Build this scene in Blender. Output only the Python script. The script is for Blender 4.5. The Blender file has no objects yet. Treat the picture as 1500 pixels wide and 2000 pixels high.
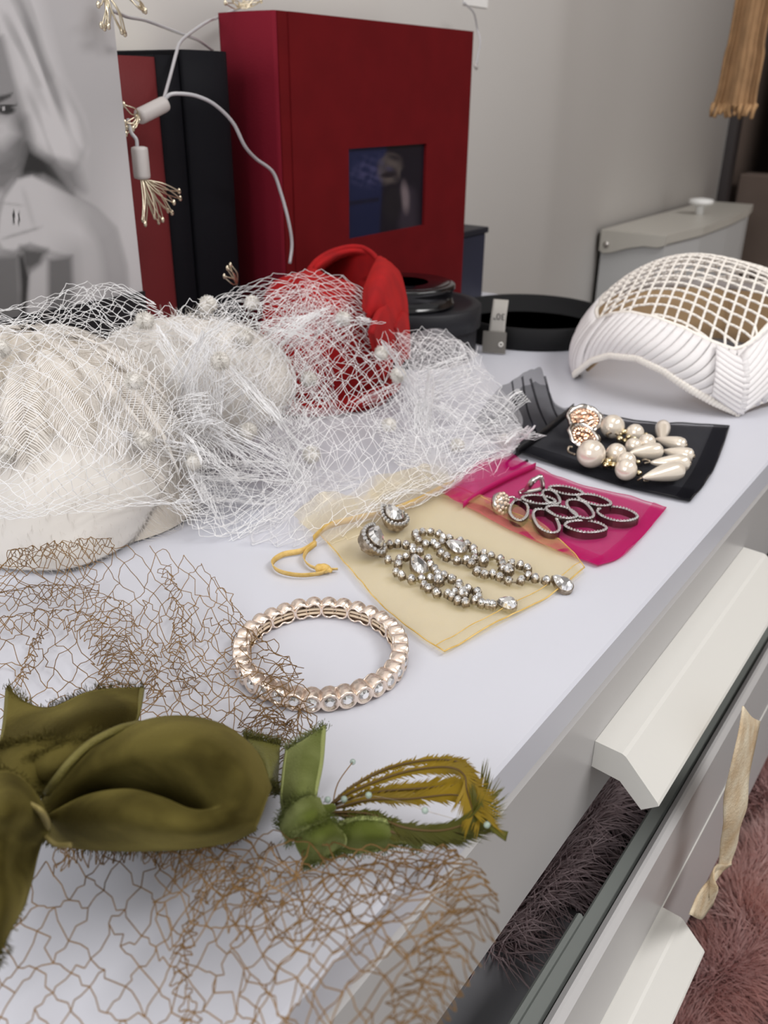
import bpy, math, random
import numpy as np
from mathutils import Vector, Matrix

random.seed(7)
rng = np.random.default_rng(7)
SC = bpy.context.scene
COL = SC.collection
TZ = 0.78                       # height of the dresser top above the floor; all z below are measured from the dresser top

# ------------------------------------------------------------------ camera
FPX, PITCH, YAW, ROLL, CH = 1713.6, math.radians(25.68), math.radians(35.65), math.radians(0.68), 0.20
_hd = np.array([math.cos(YAW), math.sin(YAW), 0.0]); _rt = np.array([math.sin(YAW), -math.cos(YAW), 0.0]); _u = np.array([0, 0, 1.0])
FW = _hd * math.cos(PITCH) - _u * math.sin(PITCH); _up = _hd * math.sin(PITCH) + _u * math.cos(PITCH)
RT = _rt * math.cos(ROLL) + _up * math.sin(ROLL); UP = _up * math.cos(ROLL) - _rt * math.sin(ROLL)
CP = np.array([0, 0, CH])
cam = bpy.data.objects.new('camera', bpy.data.cameras.new('camera')); COL.objects.link(cam)
M = Matrix.Identity(4)
for i in range(3):
    M[i][0], M[i][1], M[i][2] = RT[i], UP[i], -FW[i]
M[0][3], M[1][3], M[2][3] = 0, 0, CH + TZ
cam.matrix_world = M
cam.data.sensor_width = 36.0; cam.data.sensor_fit = 'AUTO'; cam.data.lens = FPX / 2000 * 36
cam.data.clip_start = 0.01
cam.data.dof.use_dof = True; cam.data.dof.focus_distance = 0.345; cam.data.dof.aperture_fstop = 17.0
SC.camera = cam

# ------------------------------------------------------------------ world, lights, exposure
w = bpy.data.worlds.new('world'); SC.world = w; w.use_nodes = True
w.node_tree.nodes['Background'].inputs[0].default_value = (1.0, 0.985, 0.97, 1)
w.node_tree.nodes['Background'].inputs[1].default_value = 0.55
def area(name, loc, size, sizey, power, col, aim):
    l = bpy.data.lights.new(name, 'AREA'); l.shape = 'RECTANGLE'; l.size = size; l.size_y = sizey; l.energy = power; l.color = col
    o = bpy.data.objects.new(name, l); COL.objects.link(o); o.location = loc
    d = Vector(aim) - Vector(loc); o.rotation_euler = d.to_track_quat('-Z', 'Y').to_euler(); return o
area('ceiling_panel_light', (0.30, 0.16, 2.44), 1.2, 0.4, 4.5, (1.0, 0.985, 0.97), (0.30, 0.16, 0))
area('left_fill_light', (-1.45, 0.05, 1.75), 0.9, 0.9, 16, (0.97, 0.98, 1.0), (0.5, 0.5, 0.85))  # soft fill added from the left to brighten the back wall; no window there
area('ceiling_panel_light', (0.85, -1.1, 2.44), 1.5, 0.5, 30, (1.0, 0.985, 0.97), (0.85, -0.7, 0))
SC.view_settings.view_transform = 'Standard'; SC.view_settings.look = 'None'
SC.view_settings.gamma = 1.0; SC.view_settings.use_curve_mapping = False
SC.view_settings.exposure = 0.0

# ------------------------------------------------------------------ pixel -> place helpers (a pixel gives a direction; z, Y or X of what it touches gives the distance)
def ray(x, y): return FW * FPX + RT * (x - 750) + UP * (1000 - y)
def P(x, y, z=0.0): d = ray(x, y); return CP + d * ((z - CH) / d[2])
def PY(x, y, Y): d = ray(x, y); return CP + d * (Y / d[1])
def PX(x, y, X): d = ray(x, y); return CP + d * (X / d[0])
def proj(V):
    v = np.asarray(V, float) - CP; z = v @ FW
    return np.stack([750 + FPX * (v @ RT) / z, 1000 - FPX * (v @ UP) / z], -1)

# ------------------------------------------------------------------ object helpers
LOC = {}
def base_of(parent): return LOC.get(parent.name, np.zeros(3)) if parent is not None else None
def tag(o, label=None, cat=None, group=None, kind=None):
    if label: o['label'] = label
    if cat: o['category'] = cat
    if group: o['group'] = group
    if kind: o['kind'] = kind
    return o
def thing(name, label, cat, loc, group=None):
    o = bpy.data.objects.new(name, None); COL.objects.link(o); o.empty_display_size = 0.01
    loc = np.array(loc, float); o.location = (loc[0], loc[1], loc[2] + TZ); LOC[o.name] = loc
    return tag(o, label, cat, group)
def mesh_data(name, V, F, mat, smooth=True):
    me = bpy.data.meshes.new(name)
    V = np.asarray(V, np.float32)
    if isinstance(F, np.ndarray):
        k = F.shape[1]; n = len(F)
        me.vertices.add(len(V)); me.vertices.foreach_set('co', V.ravel())
        me.loops.add(n * k); me.loops.foreach_set('vertex_index', F.astype(np.int32).ravel())
        me.polygons.add(n); me.polygons.foreach_set('loop_start', np.arange(0, n * k, k, dtype=np.int32))
        me.polygons.foreach_set('loop_total', np.full(n, k, dtype=np.int32)); me.update(calc_edges=True)
    else:
        me.from_pydata([tuple(map(float, v)) for v in V], [], [tuple(int(i) for i in f) for f in F])
    me.polygons.foreach_set('use_smooth', np.full(len(me.polygons), bool(smooth)))
    if mat: me.materials.append(mat)
    me.validate(); me.update(); return me
def mk(name, VF, mat, parent=None, smooth=True, label=None, cat=None, group=None, kind=None):
    """one mesh object; coordinates are table-relative world coordinates"""
    V, F = VF; V = np.asarray(V, float)
    if parent is None:
        lo, hi = V.min(0), V.max(0); off = np.array([(lo[0] + hi[0]) / 2, (lo[1] + hi[1]) / 2, lo[2]])
    else: off = base_of(parent)
    o = bpy.data.objects.new(name, mesh_data(name, V - off, F, mat, smooth)); COL.objects.link(o); LOC[o.name] = off
    if parent is None: o.location = (off[0], off[1], off[2] + TZ)
    else: o.parent = parent
    return tag(o, label, cat, group, kind)
def inst(name, me, parent, pos, rot=None, scale=1.0, label=None):
    """a piece that shares mesh data; pos in table-relative coordinates"""
    o = bpy.data.objects.new(name, me); COL.objects.link(o); o.parent = parent
    off = base_of(parent); p = np.asarray(pos, float) - off
    R = (rot if rot is not None else Matrix.Identity(3)).to_4x4()
    S = Matrix.Diagonal((scale, scale, scale, 1)) if np.isscalar(scale) else Matrix.Diagonal((*scale, 1))
    o.matrix_local = Matrix.Translation(Vector(p)) @ R @ S
    LOC[o.name] = np.asarray(pos, float)
    if label: o['label'] = label
    return o
class MB:
    def __init__(s): s.V = []; s.F = []; s.n = 0
    def add(s, VF):
        V, F = VF; V = np.asarray(V, float); s.V.append(V); s.F += [tuple(i + s.n for i in f) for f in F]; s.n += len(V); return s
    def get(s): return np.concatenate(s.V), s.F

# ------------------------------------------------------------------ shapes
def norm(v): v = np.asarray(v, float); n = np.linalg.norm(v); return v / n if n > 1e-12 else v
def box(x0, x1, y0, y1, z0, z1, b=0.0):
    if b <= 0:
        V = [(x, y, z) for z in (z0, z1) for y in (y0, y1) for x in (x0, x1)]
        return V, [(0, 2, 3, 1), (4, 5, 7, 6), (0, 1, 5, 4), (2, 6, 7, 3), (0, 4, 6, 2), (1, 3, 7, 5)]
    c = ((x0 + x1) / 2, (y0 + y1) / 2, (z0 + z1) / 2); h = ((x1 - x0) / 2, (y1 - y0) / 2, (z1 - z0) / 2)
    b = min(b, min(h) * 0.9); V = []; idx = {}
    for sx in (-1, 1):
        for sy in (-1, 1):
            for sz in (-1, 1):
                s = (sx, sy, sz)
                for ax in range(3):
                    p = [c[k] + s[k] * (h[k] if k == ax else h[k] - b) for k in range(3)]
                    idx[(s, ax)] = len(V); V.append(p)
    F = []
    for ax in range(3):
        o1, o2 = [(1, 2), (2, 0), (0, 1)][ax]
        for s in (-1, 1):
            q = []
            for a, d in ((-1, -1), (1, -1), (1, 1), (-1, 1)):
                t = [0, 0, 0]; t[ax] = s; t[o1] = a; t[o2] = d; q.append(idx[(tuple(t), ax)])
            F.append(q if s > 0 else q[::-1])
    for ax in range(3):
        o1, o2 = [(1, 2), (2, 0), (0, 1)][ax]
        for a in (-1, 1):
            for d in (-1, 1):
                t0 = [0, 0, 0]; t1 = [0, 0, 0]; t0[ax] = -1; t1[ax] = 1
                for t in (t0, t1): t[o1] = a; t[o2] = d
                q = [idx[(tuple(t0), o1)], idx[(tuple(t1), o1)], idx[(tuple(t1), o2)], idx[(tuple(t0), o2)]]
                F.append(q if a * d < 0 else q[::-1])
    for sx in (-1, 1):
        for sy in (-1, 1):
            for sz in (-1, 1):
                q = [idx[((sx, sy, sz), k)] for k in range(3)]; F.append(q if sx * sy * sz > 0 else q[::-1])
    return V, F
def prism_x(prof, x0, x1):
    """profile of (y,z) points extruded along X"""
    n = len(prof); V = [(x0, y, z) for y, z in prof] + [(x1, y, z) for y, z in prof]
    return V, [(i, (i + 1) % n, n + (i + 1) % n, n + i) for i in range(n)] + [tuple(range(n))[::-1], tuple(range(n, 2 * n))]
def extrude_poly(pts, z0, z1):
    n = len(pts); V = [(p[0], p[1], z0) for p in pts] + [(p[0], p[1], z1) for p in pts]
    return V, [(i, (i + 1) % n, n + (i + 1) % n, n + i) for i in range(n)] + [tuple(range(n))[::-1], tuple(range(n, 2 * n))]
def lathe(prof, c=(0, 0, 0), n=32, sx=1.0, sy=1.0):
    """(r,z) profile turned about a vertical axis; r==0 ends make a point"""
    V = []; F = []; m = len(prof)
    for r, z in prof:
        for k in range(n):
            a = 2 * math.pi * k / n; V.append((c[0] + r * sx * math.cos(a), c[1] + r * sy * math.sin(a), c[2] + z))
    for j in range(m - 1):
        for k in range(n):
            F.append((j * n + k, j * n + (k + 1) % n, (j + 1) * n + (k + 1) % n, (j + 1) * n + k))
    F.append(tuple(range(n))[::-1]); F.append(tuple(range((m - 1) * n, m * n)))
    return V, F
def crom(pts, n):
    """Catmull-Rom through points, n samples per span"""
    p = np.asarray(pts, float)
    if len(p) < 3:
        t = np.linspace(0, 1, n + 1)[:, None]; return p[0] * (1 - t) + p[1] * t
    e = np.concatenate([[2 * p[0] - p[1]], p, [2 * p[-1] - p[-2]]]); out = []
    t = np.linspace(0, 1, n, endpoint=False)[:, None]
    for i in range(len(p) - 1):
        a, b, c, d = e[i:i + 4]
        out.append(0.5 * (2 * b + (c - a) * t + (2 * a - 5 * b + 4 * c - d) * t ** 2 + (3 * b - a - 3 * c + d) * t ** 3))
    out.append(p[-1][None]); return np.concatenate(out)
def crom_closed(pts, n):
    p = np.asarray(pts, float); m = len(p); out = []; t = np.linspace(0, 1, n, endpoint=False)[:, None]
    for i in range(m):
        a, b, c, d = p[(i - 1) % m], p[i], p[(i + 1) % m], p[(i + 2) % m]
        out.append(0.5 * (2 * b + (c - a) * t + (2 * a - 5 * b + 4 * c - d) * t ** 2 + (3 * b - a - 3 * c + d) * t ** 3))
    return np.concatenate(out)
def tube(pts, r, n=8, closed=False):
    p = np.asarray(pts, float); m = len(p); r = np.broadcast_to(np.asarray(r, float), (m,))
    T = np.roll(p, -1, 0) - np.roll(p, 1, 0)
    if not closed: T[0] = p[1] - p[0]; T[-1] = p[-1] - p[-2]
    T /= np.linalg.norm(T, axis=1)[:, None] + 1e-12
    a = np.array([0, 0, 1.0]) if abs(T[0][2]) < 0.9 else np.array([1.0, 0, 0]); N = norm(np.cross(T[0], a)); V = []
    for i in range(m):
        N = norm(N - T[i] * (N @ T[i])); B = np.cross(T[i], N)
        for k in range(n):
            t = 2 * math.pi * k / n; V.append(p[i] + r[i] * (math.cos(t) * N + math.sin(t) * B))
    F = []
    for i in range(m if closed else m - 1):
        j = (i + 1) % m
        for k in range(n): F.append((i * n + k, i * n + (k + 1) % n, j * n + (k + 1) % n, j * n + k))
    if not closed: F += [tuple(range(n))[::-1], tuple(range((m - 1) * n, m * n))]
    return V, F
def patch(rows, nu, nv):
    """smooth surface through a grid of control points -> (a,b,3) array"""
    g = np.array(rows, float)
    g = np.stack([crom(r, nv) for r in g]); return np.stack([crom(g[:, j], nu) for j in range(g.shape[1])], 1)
def pgrid(rows): return [[P(*q) for q in r] for r in rows]
def grid_faces(a, b, off=0, flip=False):
    F = []
    for i in range(a - 1):
        for j in range(b - 1):
            q = (off + i * b + j, off + i * b + j + 1, off + (i + 1) * b + j + 1, off + (i + 1) * b + j); F.append(q[::-1] if flip else q)
    return F
def gnormals(S):
    du = np.gradient(S, axis=0); dv = np.gradient(S, axis=1); N = np.cross(du, dv); return N / (np.linalg.norm(N, axis=2)[..., None] + 1e-12)
def sheet(S, t):
    """closed thin cloth of thickness t around a grid surface"""
    a, b, _ = S.shape; N = gnormals(S); V = np.concatenate([(S + N * t / 2).reshape(-1, 3), (S - N * t / 2).reshape(-1, 3)]); n = a * b
    F = grid_faces(a, b) + grid_faces(a, b, n, True)
    for i in range(a - 1):
        F.append((i * b, (i + 1) * b, n + (i + 1) * b, n + i * b)); F.append((i * b + b - 1, n + i * b + b - 1, n + (i + 1) * b + b - 1, (i + 1) * b + b - 1))
    for j in range(b - 1):
        F.append((j, n + j, n + j + 1, j + 1)); q = (a - 1) * b + j; F.append((q, q + 1, n + q + 1, n + q))
    return V, F
def vnoise(p, f, seed=0):
    """cheap smooth noise of 3-D points, about -1..1"""
    p = np.asarray(p, float) * f; r = np.random.default_rng(seed); s = 0
    for k in range(6):
        d = r.normal(size=3); d /= np.linalg.norm(d); s = s + np.sin(p @ d * r.uniform(0.7, 1.9) + r.uniform(0, 6.3) + 1.3 * np.sin(p @ np.roll(d, 1) * 0.8 + k))
    return s / 3.5
def segs_mesh(A, B, r0, r1=None):
    """thin three-sided strands from A to B, all in one mesh"""
    A = np.asarray(A, float); B = np.asarray(B, float); n = len(A); r1 = r0 if r1 is None else r1
    T = B - A; T /= np.linalg.norm(T, axis=1)[:, None] + 1e-12
    ref = np.where(np.abs(T[:, 2:3]) < 0.9, np.array([[0, 0, 1.0]]), np.array([[1.0, 0, 0]]))
    N = np.cross(T, ref); N /= np.linalg.norm(N, axis=1)[:, None] + 1e-12; Bn = np.cross(T, N)
    r0 = np.broadcast_to(np.asarray(r0, float), (n,))[:, None]; r1 = np.broadcast_to(np.asarray(r1, float), (n,))[:, None]
    V = np.zeros((n, 6, 3))
    for k in range(3):
        a = 2 * math.pi * k / 3; d = math.cos(a) * N + math.sin(a) * Bn; V[:, k] = A + d * r0; V[:, 3 + k] = B + d * r1
    o = (np.arange(n) * 6)[:, None]
    F = np.concatenate([o + np.array([k, (k + 1) % 3, 3 + (k + 1) % 3, 3 + k]) for k in range(3)])
    return V.reshape(-1, 3), F
def sample(S, u, v):
    a, b, _ = S.shape; x = np.clip(u, 0, 1) * (a - 1.001); y = np.clip(v, 0, 1) * (b - 1.001)
    i = x.astype(int); j = y.astype(int); fx = (x - i)[:, None]; fy = (y - j)[:, None]
    return S[i, j] * (1 - fx) * (1 - fy) + S[i + 1, j] * fx * (1 - fy) + S[i, j + 1] * (1 - fx) * fy + S[i + 1, j + 1] * fx * fy
def net_lines(S, nu, nv, jit=0.25, bow=0.06, drop=0.03, seed=0, floor=0.0007, sag=0.0):
    """knotted diamond net laid over the surface S: nu x nv meshes -> segment ends A, B"""
    r = np.random.default_rng(seed); kn = {}
    U = []; Vv = []; ids = {}
    for j in range(nv + 1):
        for i in range(nu + 1):
            u = (i + 0.5 * (j % 2)) / (nu + 0.5); ids[(i, j)] = len(U); U.append(u + r.normal() * jit * 0.35 / nu); Vv.append(j / nv + r.normal() * jit * 0.35 / nv)
    K = sample(S, np.array(U), np.array(Vv)); E = []
    for j in range(nv):
        for i in range(nu + 1):
            E.append((ids[(i, j)], ids[(i, j + 1)]))
            k = i + (1 if j % 2 else -1)
            if 0 <= k <= nu: E.append((ids[(i, j)], ids[(k, j + 1)]))
    E = np.array([e for e in E if r.random() > drop]); a = K[E[:, 0]]; b = K[E[:, 1]]
    L = np.linalg.norm(b - a, axis=1)[:, None]
    m1 = a * 0.67 + b * 0.33 + r.normal(size=a.shape) * L * bow * 0.6; m2 = a * 0.33 + b * 0.67 + r.normal(size=a.shape) * L * bow * 0.6
    A = np.concatenate([a, m1, m2]); B = np.concatenate([m1, m2, b])
    if floor is not None: A[:, 2] = np.maximum(A[:, 2], floor); B[:, 2] = np.maximum(B[:, 2], floor)
    return A, B

# ------------------------------------------------------------------ materials
def srgb(r, g, b): return tuple(((c / 255) / 12.92 if c / 255 <= 0.04045 else ((c / 255 + 0.055) / 1.055) ** 2.4) for c in (r, g, b)) + (1.0,)
def nd(nt, t, **k):
    n = nt.nodes.new(t)
    for a, v in k.items(): setattr(n, a, v)
    return n
def mat(name, c, rough=0.5, metal=0.0, var=0.0, vscale=30.0, bump=0.0, bscale=200.0, sheen=0.0, coat=0.0, spec=0.5, alpha=1.0, trans=0.0, ior=1.45, c2=None, thin=0.0, sheen_col=None, sss=0.0, vlo=0.35, vhi=0.65):
    m = bpy.data.materials.new(name); m.use_nodes = True; nt = m.node_tree; b = nt.nodes['Principled BSDF']
    b.inputs['Base Color'].default_value = c; b.inputs['Roughness'].default_value = rough; b.inputs['Metallic'].default_value = metal
    b.inputs['Sheen Weight'].default_value = sheen; b.inputs['Coat Weight'].default_value = coat; b.inputs['Specular IOR Level'].default_value = spec
    if sheen: b.inputs['Sheen Roughness'].default_value = 0.35; b.inputs['Sheen Tint'].default_value = sheen_col or c
    b.inputs['Alpha'].default_value = alpha; b.inputs['Transmission Weight'].default_value = trans; b.inputs['IOR'].default_value = ior
    tc = nd(nt, 'ShaderNodeTexCoord')
    if var or c2:
        n = nd(nt, 'ShaderNodeTexNoise'); n.inputs['Scale'].default_value = vscale; n.inputs['Detail'].default_value = 4
        nt.links.new(tc.outputs['Object'], n.inputs['Vector'])
        mx = nd(nt, 'ShaderNodeMix', data_type='RGBA'); k = c2 or tuple(min(1, x * (1 - var)) for x in c[:3]) + (1,)
        rp = nd(nt, 'ShaderNodeMapRange'); rp.inputs[1].default_value = vlo; rp.inputs[2].default_value = vhi
        nt.links.new(n.outputs['Fac'], rp.inputs[0]); nt.links.new(rp.outputs[0], mx.inputs['Factor'])
        mx.inputs['A'].default_value = c; mx.inputs['B'].default_value = k; nt.links.new(mx.outputs['Result'], b.inputs['Base Color'])
    if bump:
        n2 = nd(nt, 'ShaderNodeTexNoise'); n2.inputs['Scale'].default_value = bscale; n2.inputs['Detail'].default_value = 3
        nt.links.new(tc.outputs['Object'], n2.inputs['Vector'])
        bp = nd(nt, 'ShaderNodeBump'); bp.inputs['Strength'].default_value = bump; bp.inputs['Distance'].default_value = 0.001
        nt.links.new(n2.outputs['Fac'], bp.inputs['Height']); nt.links.new(bp.outputs['Normal'], b.inputs['Normal'])
    if thin:     # light passing through thin cloth or feather
        out = nt.nodes['Material Output']; tr = nd(nt, 'ShaderNodeBsdfTranslucent'); tr.inputs[0].default_value = c
        ms = nd(nt, 'ShaderNodeMixShader'); ms.inputs[0].default_value = thin
        nt.links.new(b.outputs[0], ms.inputs[1]); nt.links.new(tr.outputs[0], ms.inputs[2]); nt.links.new(ms.outputs[0], out.inputs[0])
    return m
def sheer(name, c, cover, c2=None, weave=900.0, gloss=0.15):
    """sheer woven cloth: part of the light goes straight through between the threads"""
    m = bpy.data.materials.new(name); m.use_nodes = True; nt = m.node_tree; nt.nodes.remove(nt.nodes['Principled BSDF']); out = nt.nodes['Material Output']
    tc = nd(nt, 'ShaderNodeTexCoord'); wv = nd(nt, 'ShaderNodeTexWave'); wv.inputs['Scale'].default_value = weave; wv.inputs['Distortion'].default_value = 1.5
    nt.links.new(tc.outputs['Object'], wv.inputs['Vector'])
    df = nd(nt, 'ShaderNodeBsdfDiffuse'); df.inputs[0].default_value = c; tl = nd(nt, 'ShaderNodeBsdfTranslucent'); tl.inputs[0].default_value = c
    gl = nd(nt, 'ShaderNodeBsdfGlossy'); gl.inputs[0].default_value = c2 or c; gl.inputs['Roughness'].default_value = 0.35
    m1 = nd(nt, 'ShaderNodeMixShader'); m1.inputs[0].default_value = 0.4; nt.links.new(df.outputs[0], m1.inputs[1]); nt.links.new(tl.outputs[0], m1.inputs[2])
    m2 = nd(nt, 'ShaderNodeMixShader'); m2.inputs[0].default_value = gloss; nt.links.new(m1.outputs[0], m2.inputs[1]); nt.links.new(gl.outputs[0], m2.inputs[2])
    tp = nd(nt, 'ShaderNodeBsdfTransparent'); m3 = nd(nt, 'ShaderNodeMixShader')
    mr = nd(nt, 'ShaderNodeMapRange'); mr.inputs[3].default_value = cover - 0.08; mr.inputs[4].default_value = cover + 0.08
    nt.links.new(wv.outputs['Fac'], mr.inputs[0]); nt.links.new(mr.outputs[0], m3.inputs[0])
    nt.links.new(tp.outputs[0], m3.inputs[1]); nt.links.new(m2.outputs[0], m3.inputs[2]); nt.links.new(m3.outputs[0], out.inputs[0]); return m
def attr_mat(name, rough=0.4, spec=0.4):
    m = bpy.data.materials.new(name); m.use_nodes = True; nt = m.node_tree; b = nt.nodes['Principled BSDF']; b.inputs['Roughness'].default_value = rough; b.inputs['Specular IOR Level'].default_value = spec
    a = nd(nt, 'ShaderNodeVertexColor'); a.layer_name = 'print'; nt.links.new(a.outputs['Color'], b.inputs['Base Color']); return m
def set_print(o, C):
    at = o.data.color_attributes.new('print', 'FLOAT_COLOR', 'POINT'); at.data.foreach_set('color', np.concatenate([C, np.ones((len(C), 1))], 1).astype(np.float32).ravel())

M_WALL = mat('painted_wall', srgb(234, 231, 228), 0.85, bump=0.05, bscale=120, var=0.03, vscale=3)
M_WHITE = mat('white_laminate', srgb(204, 205, 214), 0.38, var=0.02, vscale=8, bump=0.02, bscale=400)
M_WEDGE = mat('white_foil_shaded', srgb(184, 182, 182), 0.32, var=0.02, vscale=12)  # same white cabinetry, greyed so the shade on the fronts is in the colour
M_HANDLE = mat('white_painted_metal', srgb(216, 214, 209), 0.4, bump=0.03, bscale=600)
M_RAIL = mat('grey_green_rail', srgb(112, 116, 113), 0.45)
M_DARK = mat('dark_gap', srgb(40, 40, 42), 0.8)
M_RED = mat('red_bookcloth', srgb(100, 14, 19), 0.8, spec=0.15, bump=0.25, bscale=900, var=0.12, vscale=40)
M_REDP = mat('red_spine_cloth', srgb(112, 20, 36), 0.8, spec=0.15, bump=0.25, bscale=900)
M_NAVY = mat('navy_bookcloth', srgb(10, 10, 17), 0.7, spec=0.2, bump=0.2, bscale=900)
M_BLACKBOX = mat('black_card', srgb(23, 23, 29), 0.55, bump=0.1, bscale=700)
M_BLACKGLOSS = mat('black_gloss', srgb(14, 14, 18), 0.15, coat=0.4)
M_BLACKFELT = mat('black_felt', srgb(15, 15, 17), 0.85, bump=0.2, bscale=900)
M_PAPER = mat('page_paper', srgb(226, 220, 206), 0.8)
M_CHROME = mat('silver_metal', srgb(205, 200, 196), 0.22, metal=1.0)

# ================================================================== the room
mk('floor', box(-1.6, 2.6, -2.2, 0.60, -0.80, -TZ), mat('wood_floor', srgb(128, 108, 92), 0.5, var=0.3, vscale=6), kind='structure')
mk('wall_back', box(-1.6, 1.93, 0.552, 0.60, -TZ, 1.70), M_WALL, kind='structure')
mk('wall_right', box(2.32, 2.40, -2.2, 0.60, -TZ, 1.70), mat('tan_wall', srgb(128, 108, 92), 0.85), kind='structure')
mk('wall_recess', box(1.94, 2.32, 0.552, 0.60, -TZ, 1.70), mat('brown_wall', srgb(92, 78, 70), 0.85), kind='structure')
mk('trim_1', box(1.905, 1.94, 0.535, 0.60, -TZ, 1.70, 0.003), mat('dark_trim', srgb(48, 42, 42), 0.6), kind='structure')
mk('ceiling', box(-1.6, 2.4, -2.2, 0.60, 1.70, 1.75), mat('white_ceiling', srgb(225, 224, 220), 0.9), kind='structure')

# ================================================================== dresser
XL, XR, YF, YB = -0.55, 0.86, 0.0980, 0.548
ds = thing('dresser', 'white laminate dresser with angled bar handles, holding all the hats and jewellery', 'dresser', ((XL + XR) / 2, 0.32, -TZ))
mk('top_panel', box(XL, XR, YF, YB, -0.0190, 0.0, 0.0012), M_WHITE, ds, False)
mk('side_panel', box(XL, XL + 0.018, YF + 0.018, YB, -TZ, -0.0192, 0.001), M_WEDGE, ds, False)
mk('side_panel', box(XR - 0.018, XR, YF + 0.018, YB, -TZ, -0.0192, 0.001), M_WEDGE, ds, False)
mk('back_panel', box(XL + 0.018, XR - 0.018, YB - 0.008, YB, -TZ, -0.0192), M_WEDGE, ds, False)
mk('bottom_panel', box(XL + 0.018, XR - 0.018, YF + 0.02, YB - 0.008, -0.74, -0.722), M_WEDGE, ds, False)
def drawer(yf, z0, z1, th, hx, hz, back, hs=1.0):
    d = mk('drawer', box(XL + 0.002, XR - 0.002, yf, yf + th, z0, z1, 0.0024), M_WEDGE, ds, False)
    mb = MB()
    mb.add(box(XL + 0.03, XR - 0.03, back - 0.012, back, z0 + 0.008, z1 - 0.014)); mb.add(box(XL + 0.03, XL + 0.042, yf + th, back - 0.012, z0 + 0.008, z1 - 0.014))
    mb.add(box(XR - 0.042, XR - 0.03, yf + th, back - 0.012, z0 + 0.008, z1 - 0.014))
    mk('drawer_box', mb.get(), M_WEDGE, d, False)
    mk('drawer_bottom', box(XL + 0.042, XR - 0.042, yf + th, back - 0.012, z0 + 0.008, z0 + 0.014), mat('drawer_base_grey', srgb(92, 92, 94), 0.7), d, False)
    if hx:
        o = yf - 0.098
        pr = [(0.0979, hz), (0.0858, hz - 0.0006), (0.0840, hz - 0.0014), (0.0680, hz - 0.0176), (0.0672, hz - 0.0190), (0.0741, hz - 0.0249), (0.0849, hz - 0.0150), (0.0979, hz - 0.0138)]
        mk('handle', prism_x([(yf - (0.098 - y) * hs, hz + (z - hz) * hs) for y, z in pr], *hx), M_HANDLE, d, False, label='angled white bar handle')
    return d
drawer(YF, -0.0925, -0.0203, 0.016, (0.2928, 0.5135), -0.0489, 0.50)
d2 = drawer(0.0665, -0.262, -0.106, 0.0062, (0.085, 0.336), -0.168, 0.46, 0.78)
mk('seam_strip', box(XL + 0.002, XR - 0.002, 0.0660, 0.0667, -0.1690, -0.1678), M_HANDLE, d2, False)
drawer(-0.085, -0.49, -0.29, 0.016, None, 0, 0.40)
drawer(YF, -0.715, -0.494, 0.016, None, 0, 0.50)
mb = MB(); mb.add(box(XL + 0.05, 0.80, 0.0742, 0.0815, -0.150, -0.112, 0.001)); mb.add(box(XL + 0.05, 0.262, 0.0815, 0.0845, -0.150, -0.112, 0.001))
mk('divider_rail', mb.get(), M_RAIL, d2, False, label='grey green rail behind the open drawer front')

# ================================================================== hamper beyond the dresser
hp = thing('laundry_hamper', 'tall white lidded hamper with round knob standing beyond the dresser', 'hamper', (1.57, 0.49, -TZ))
M_HAMP = mat('white_hamper', srgb(186, 186, 186), 0.4); M_HLID = mat('hamper_lid_cream', srgb(184, 180, 172), 0.35)
c0 = [(1.325, 0.545), (1.325, 0.448), (1.45, 0.435), (1.6, 0.437), (1.74, 0.447), (1.82, 0.462), (1.82, 0.545)]
mk('body', extrude_poly(c0, -TZ, 0.000), M_HAMP, hp, False)
mk('lid', extrude_poly([(x + (0.004 if x > 1.5 else -0.004), y - (0.004 if y < 0.5 else 0)) for x, y in c0], 0.0005, 0.013), M_HLID, hp, False)
arm = [(0.545, 0.012), (0.444, 0.012), (0.444, -0.001), (0.455, -0.005), (0.475, -0.0045), (0.50, -0.010), (0.525, -0.019), (0.538, -0.021), (0.545, -0.018)]
la = mk('lid_arm', prism_x(arm, 1.317, 1.3245), M_HLID, hp, False)
mk('hinge_screw', prism_x([(0.534 + 0.0045 * math.cos(t), -0.008 + 0.0045 * math.sin(t)) for t in np.linspace(0, 6.283, 12, endpoint=False)], 1.3145, 1.3172), M_CHROME, la)
kp = [(0.007, 0.013), (0.007, 0.026), (0.008, 0.028), (0.019, 0.030), (0.021, 0.034), (0.019, 0.038), (0.006, 0.040)]
mk('knob', lathe(kp, (1.60, 0.488, 0.0), 20), mat('white_knob', srgb(225, 224, 222), 0.3), hp)

# ================================================================== tan scarf hanging at the far right, rod and curtain
rod = thing('wall_rod', 'thin dark metal rod reaching out from the wall above the scarf', 'rod', (1.2, 0.55, 0.62))
mk('bar', tube([(1.2, 0.552, 0.62), (1.2, 0.25, 0.62)], 0.006, 10), M_DARK, rod); mk('flange', tube([(1.2, 0.552, 0.62), (1.2, 0.545, 0.62)], 0.02, 14), M_DARK, rod)
sc = thing('hanging_scarf', 'tan ribbed knit scarf with fringed end hanging at the upper right', 'scarf', (1.2, 0.33, 0.62))
S = []
for z, yl, yr in ((0.63, 0.362, 0.300), (0.30, 0.362, 0.322), (0.24, 0.365, 0.321), (0.205, 0.3665, 0.3215), (0.187, 0.3695, 0.3205)):
    S.append([(1.2 + 0.008 * math.sin(9 * t), yl + (yr - yl) * t, z) for t in np.linspace(0, 1, 9)])
S = patch(S, 12, 6)
rib = np.sin(np.linspace(0, 1, S.shape[1]) * 2 * math.pi * 9); S[:, :, 0] += rib[None] * 0.0016
M_TAN = mat('tan_knit', srgb(160, 124, 88), 0.9, var=0.25, vscale=60, bump=0.5, bscale=900, sheen=0.3)
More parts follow.
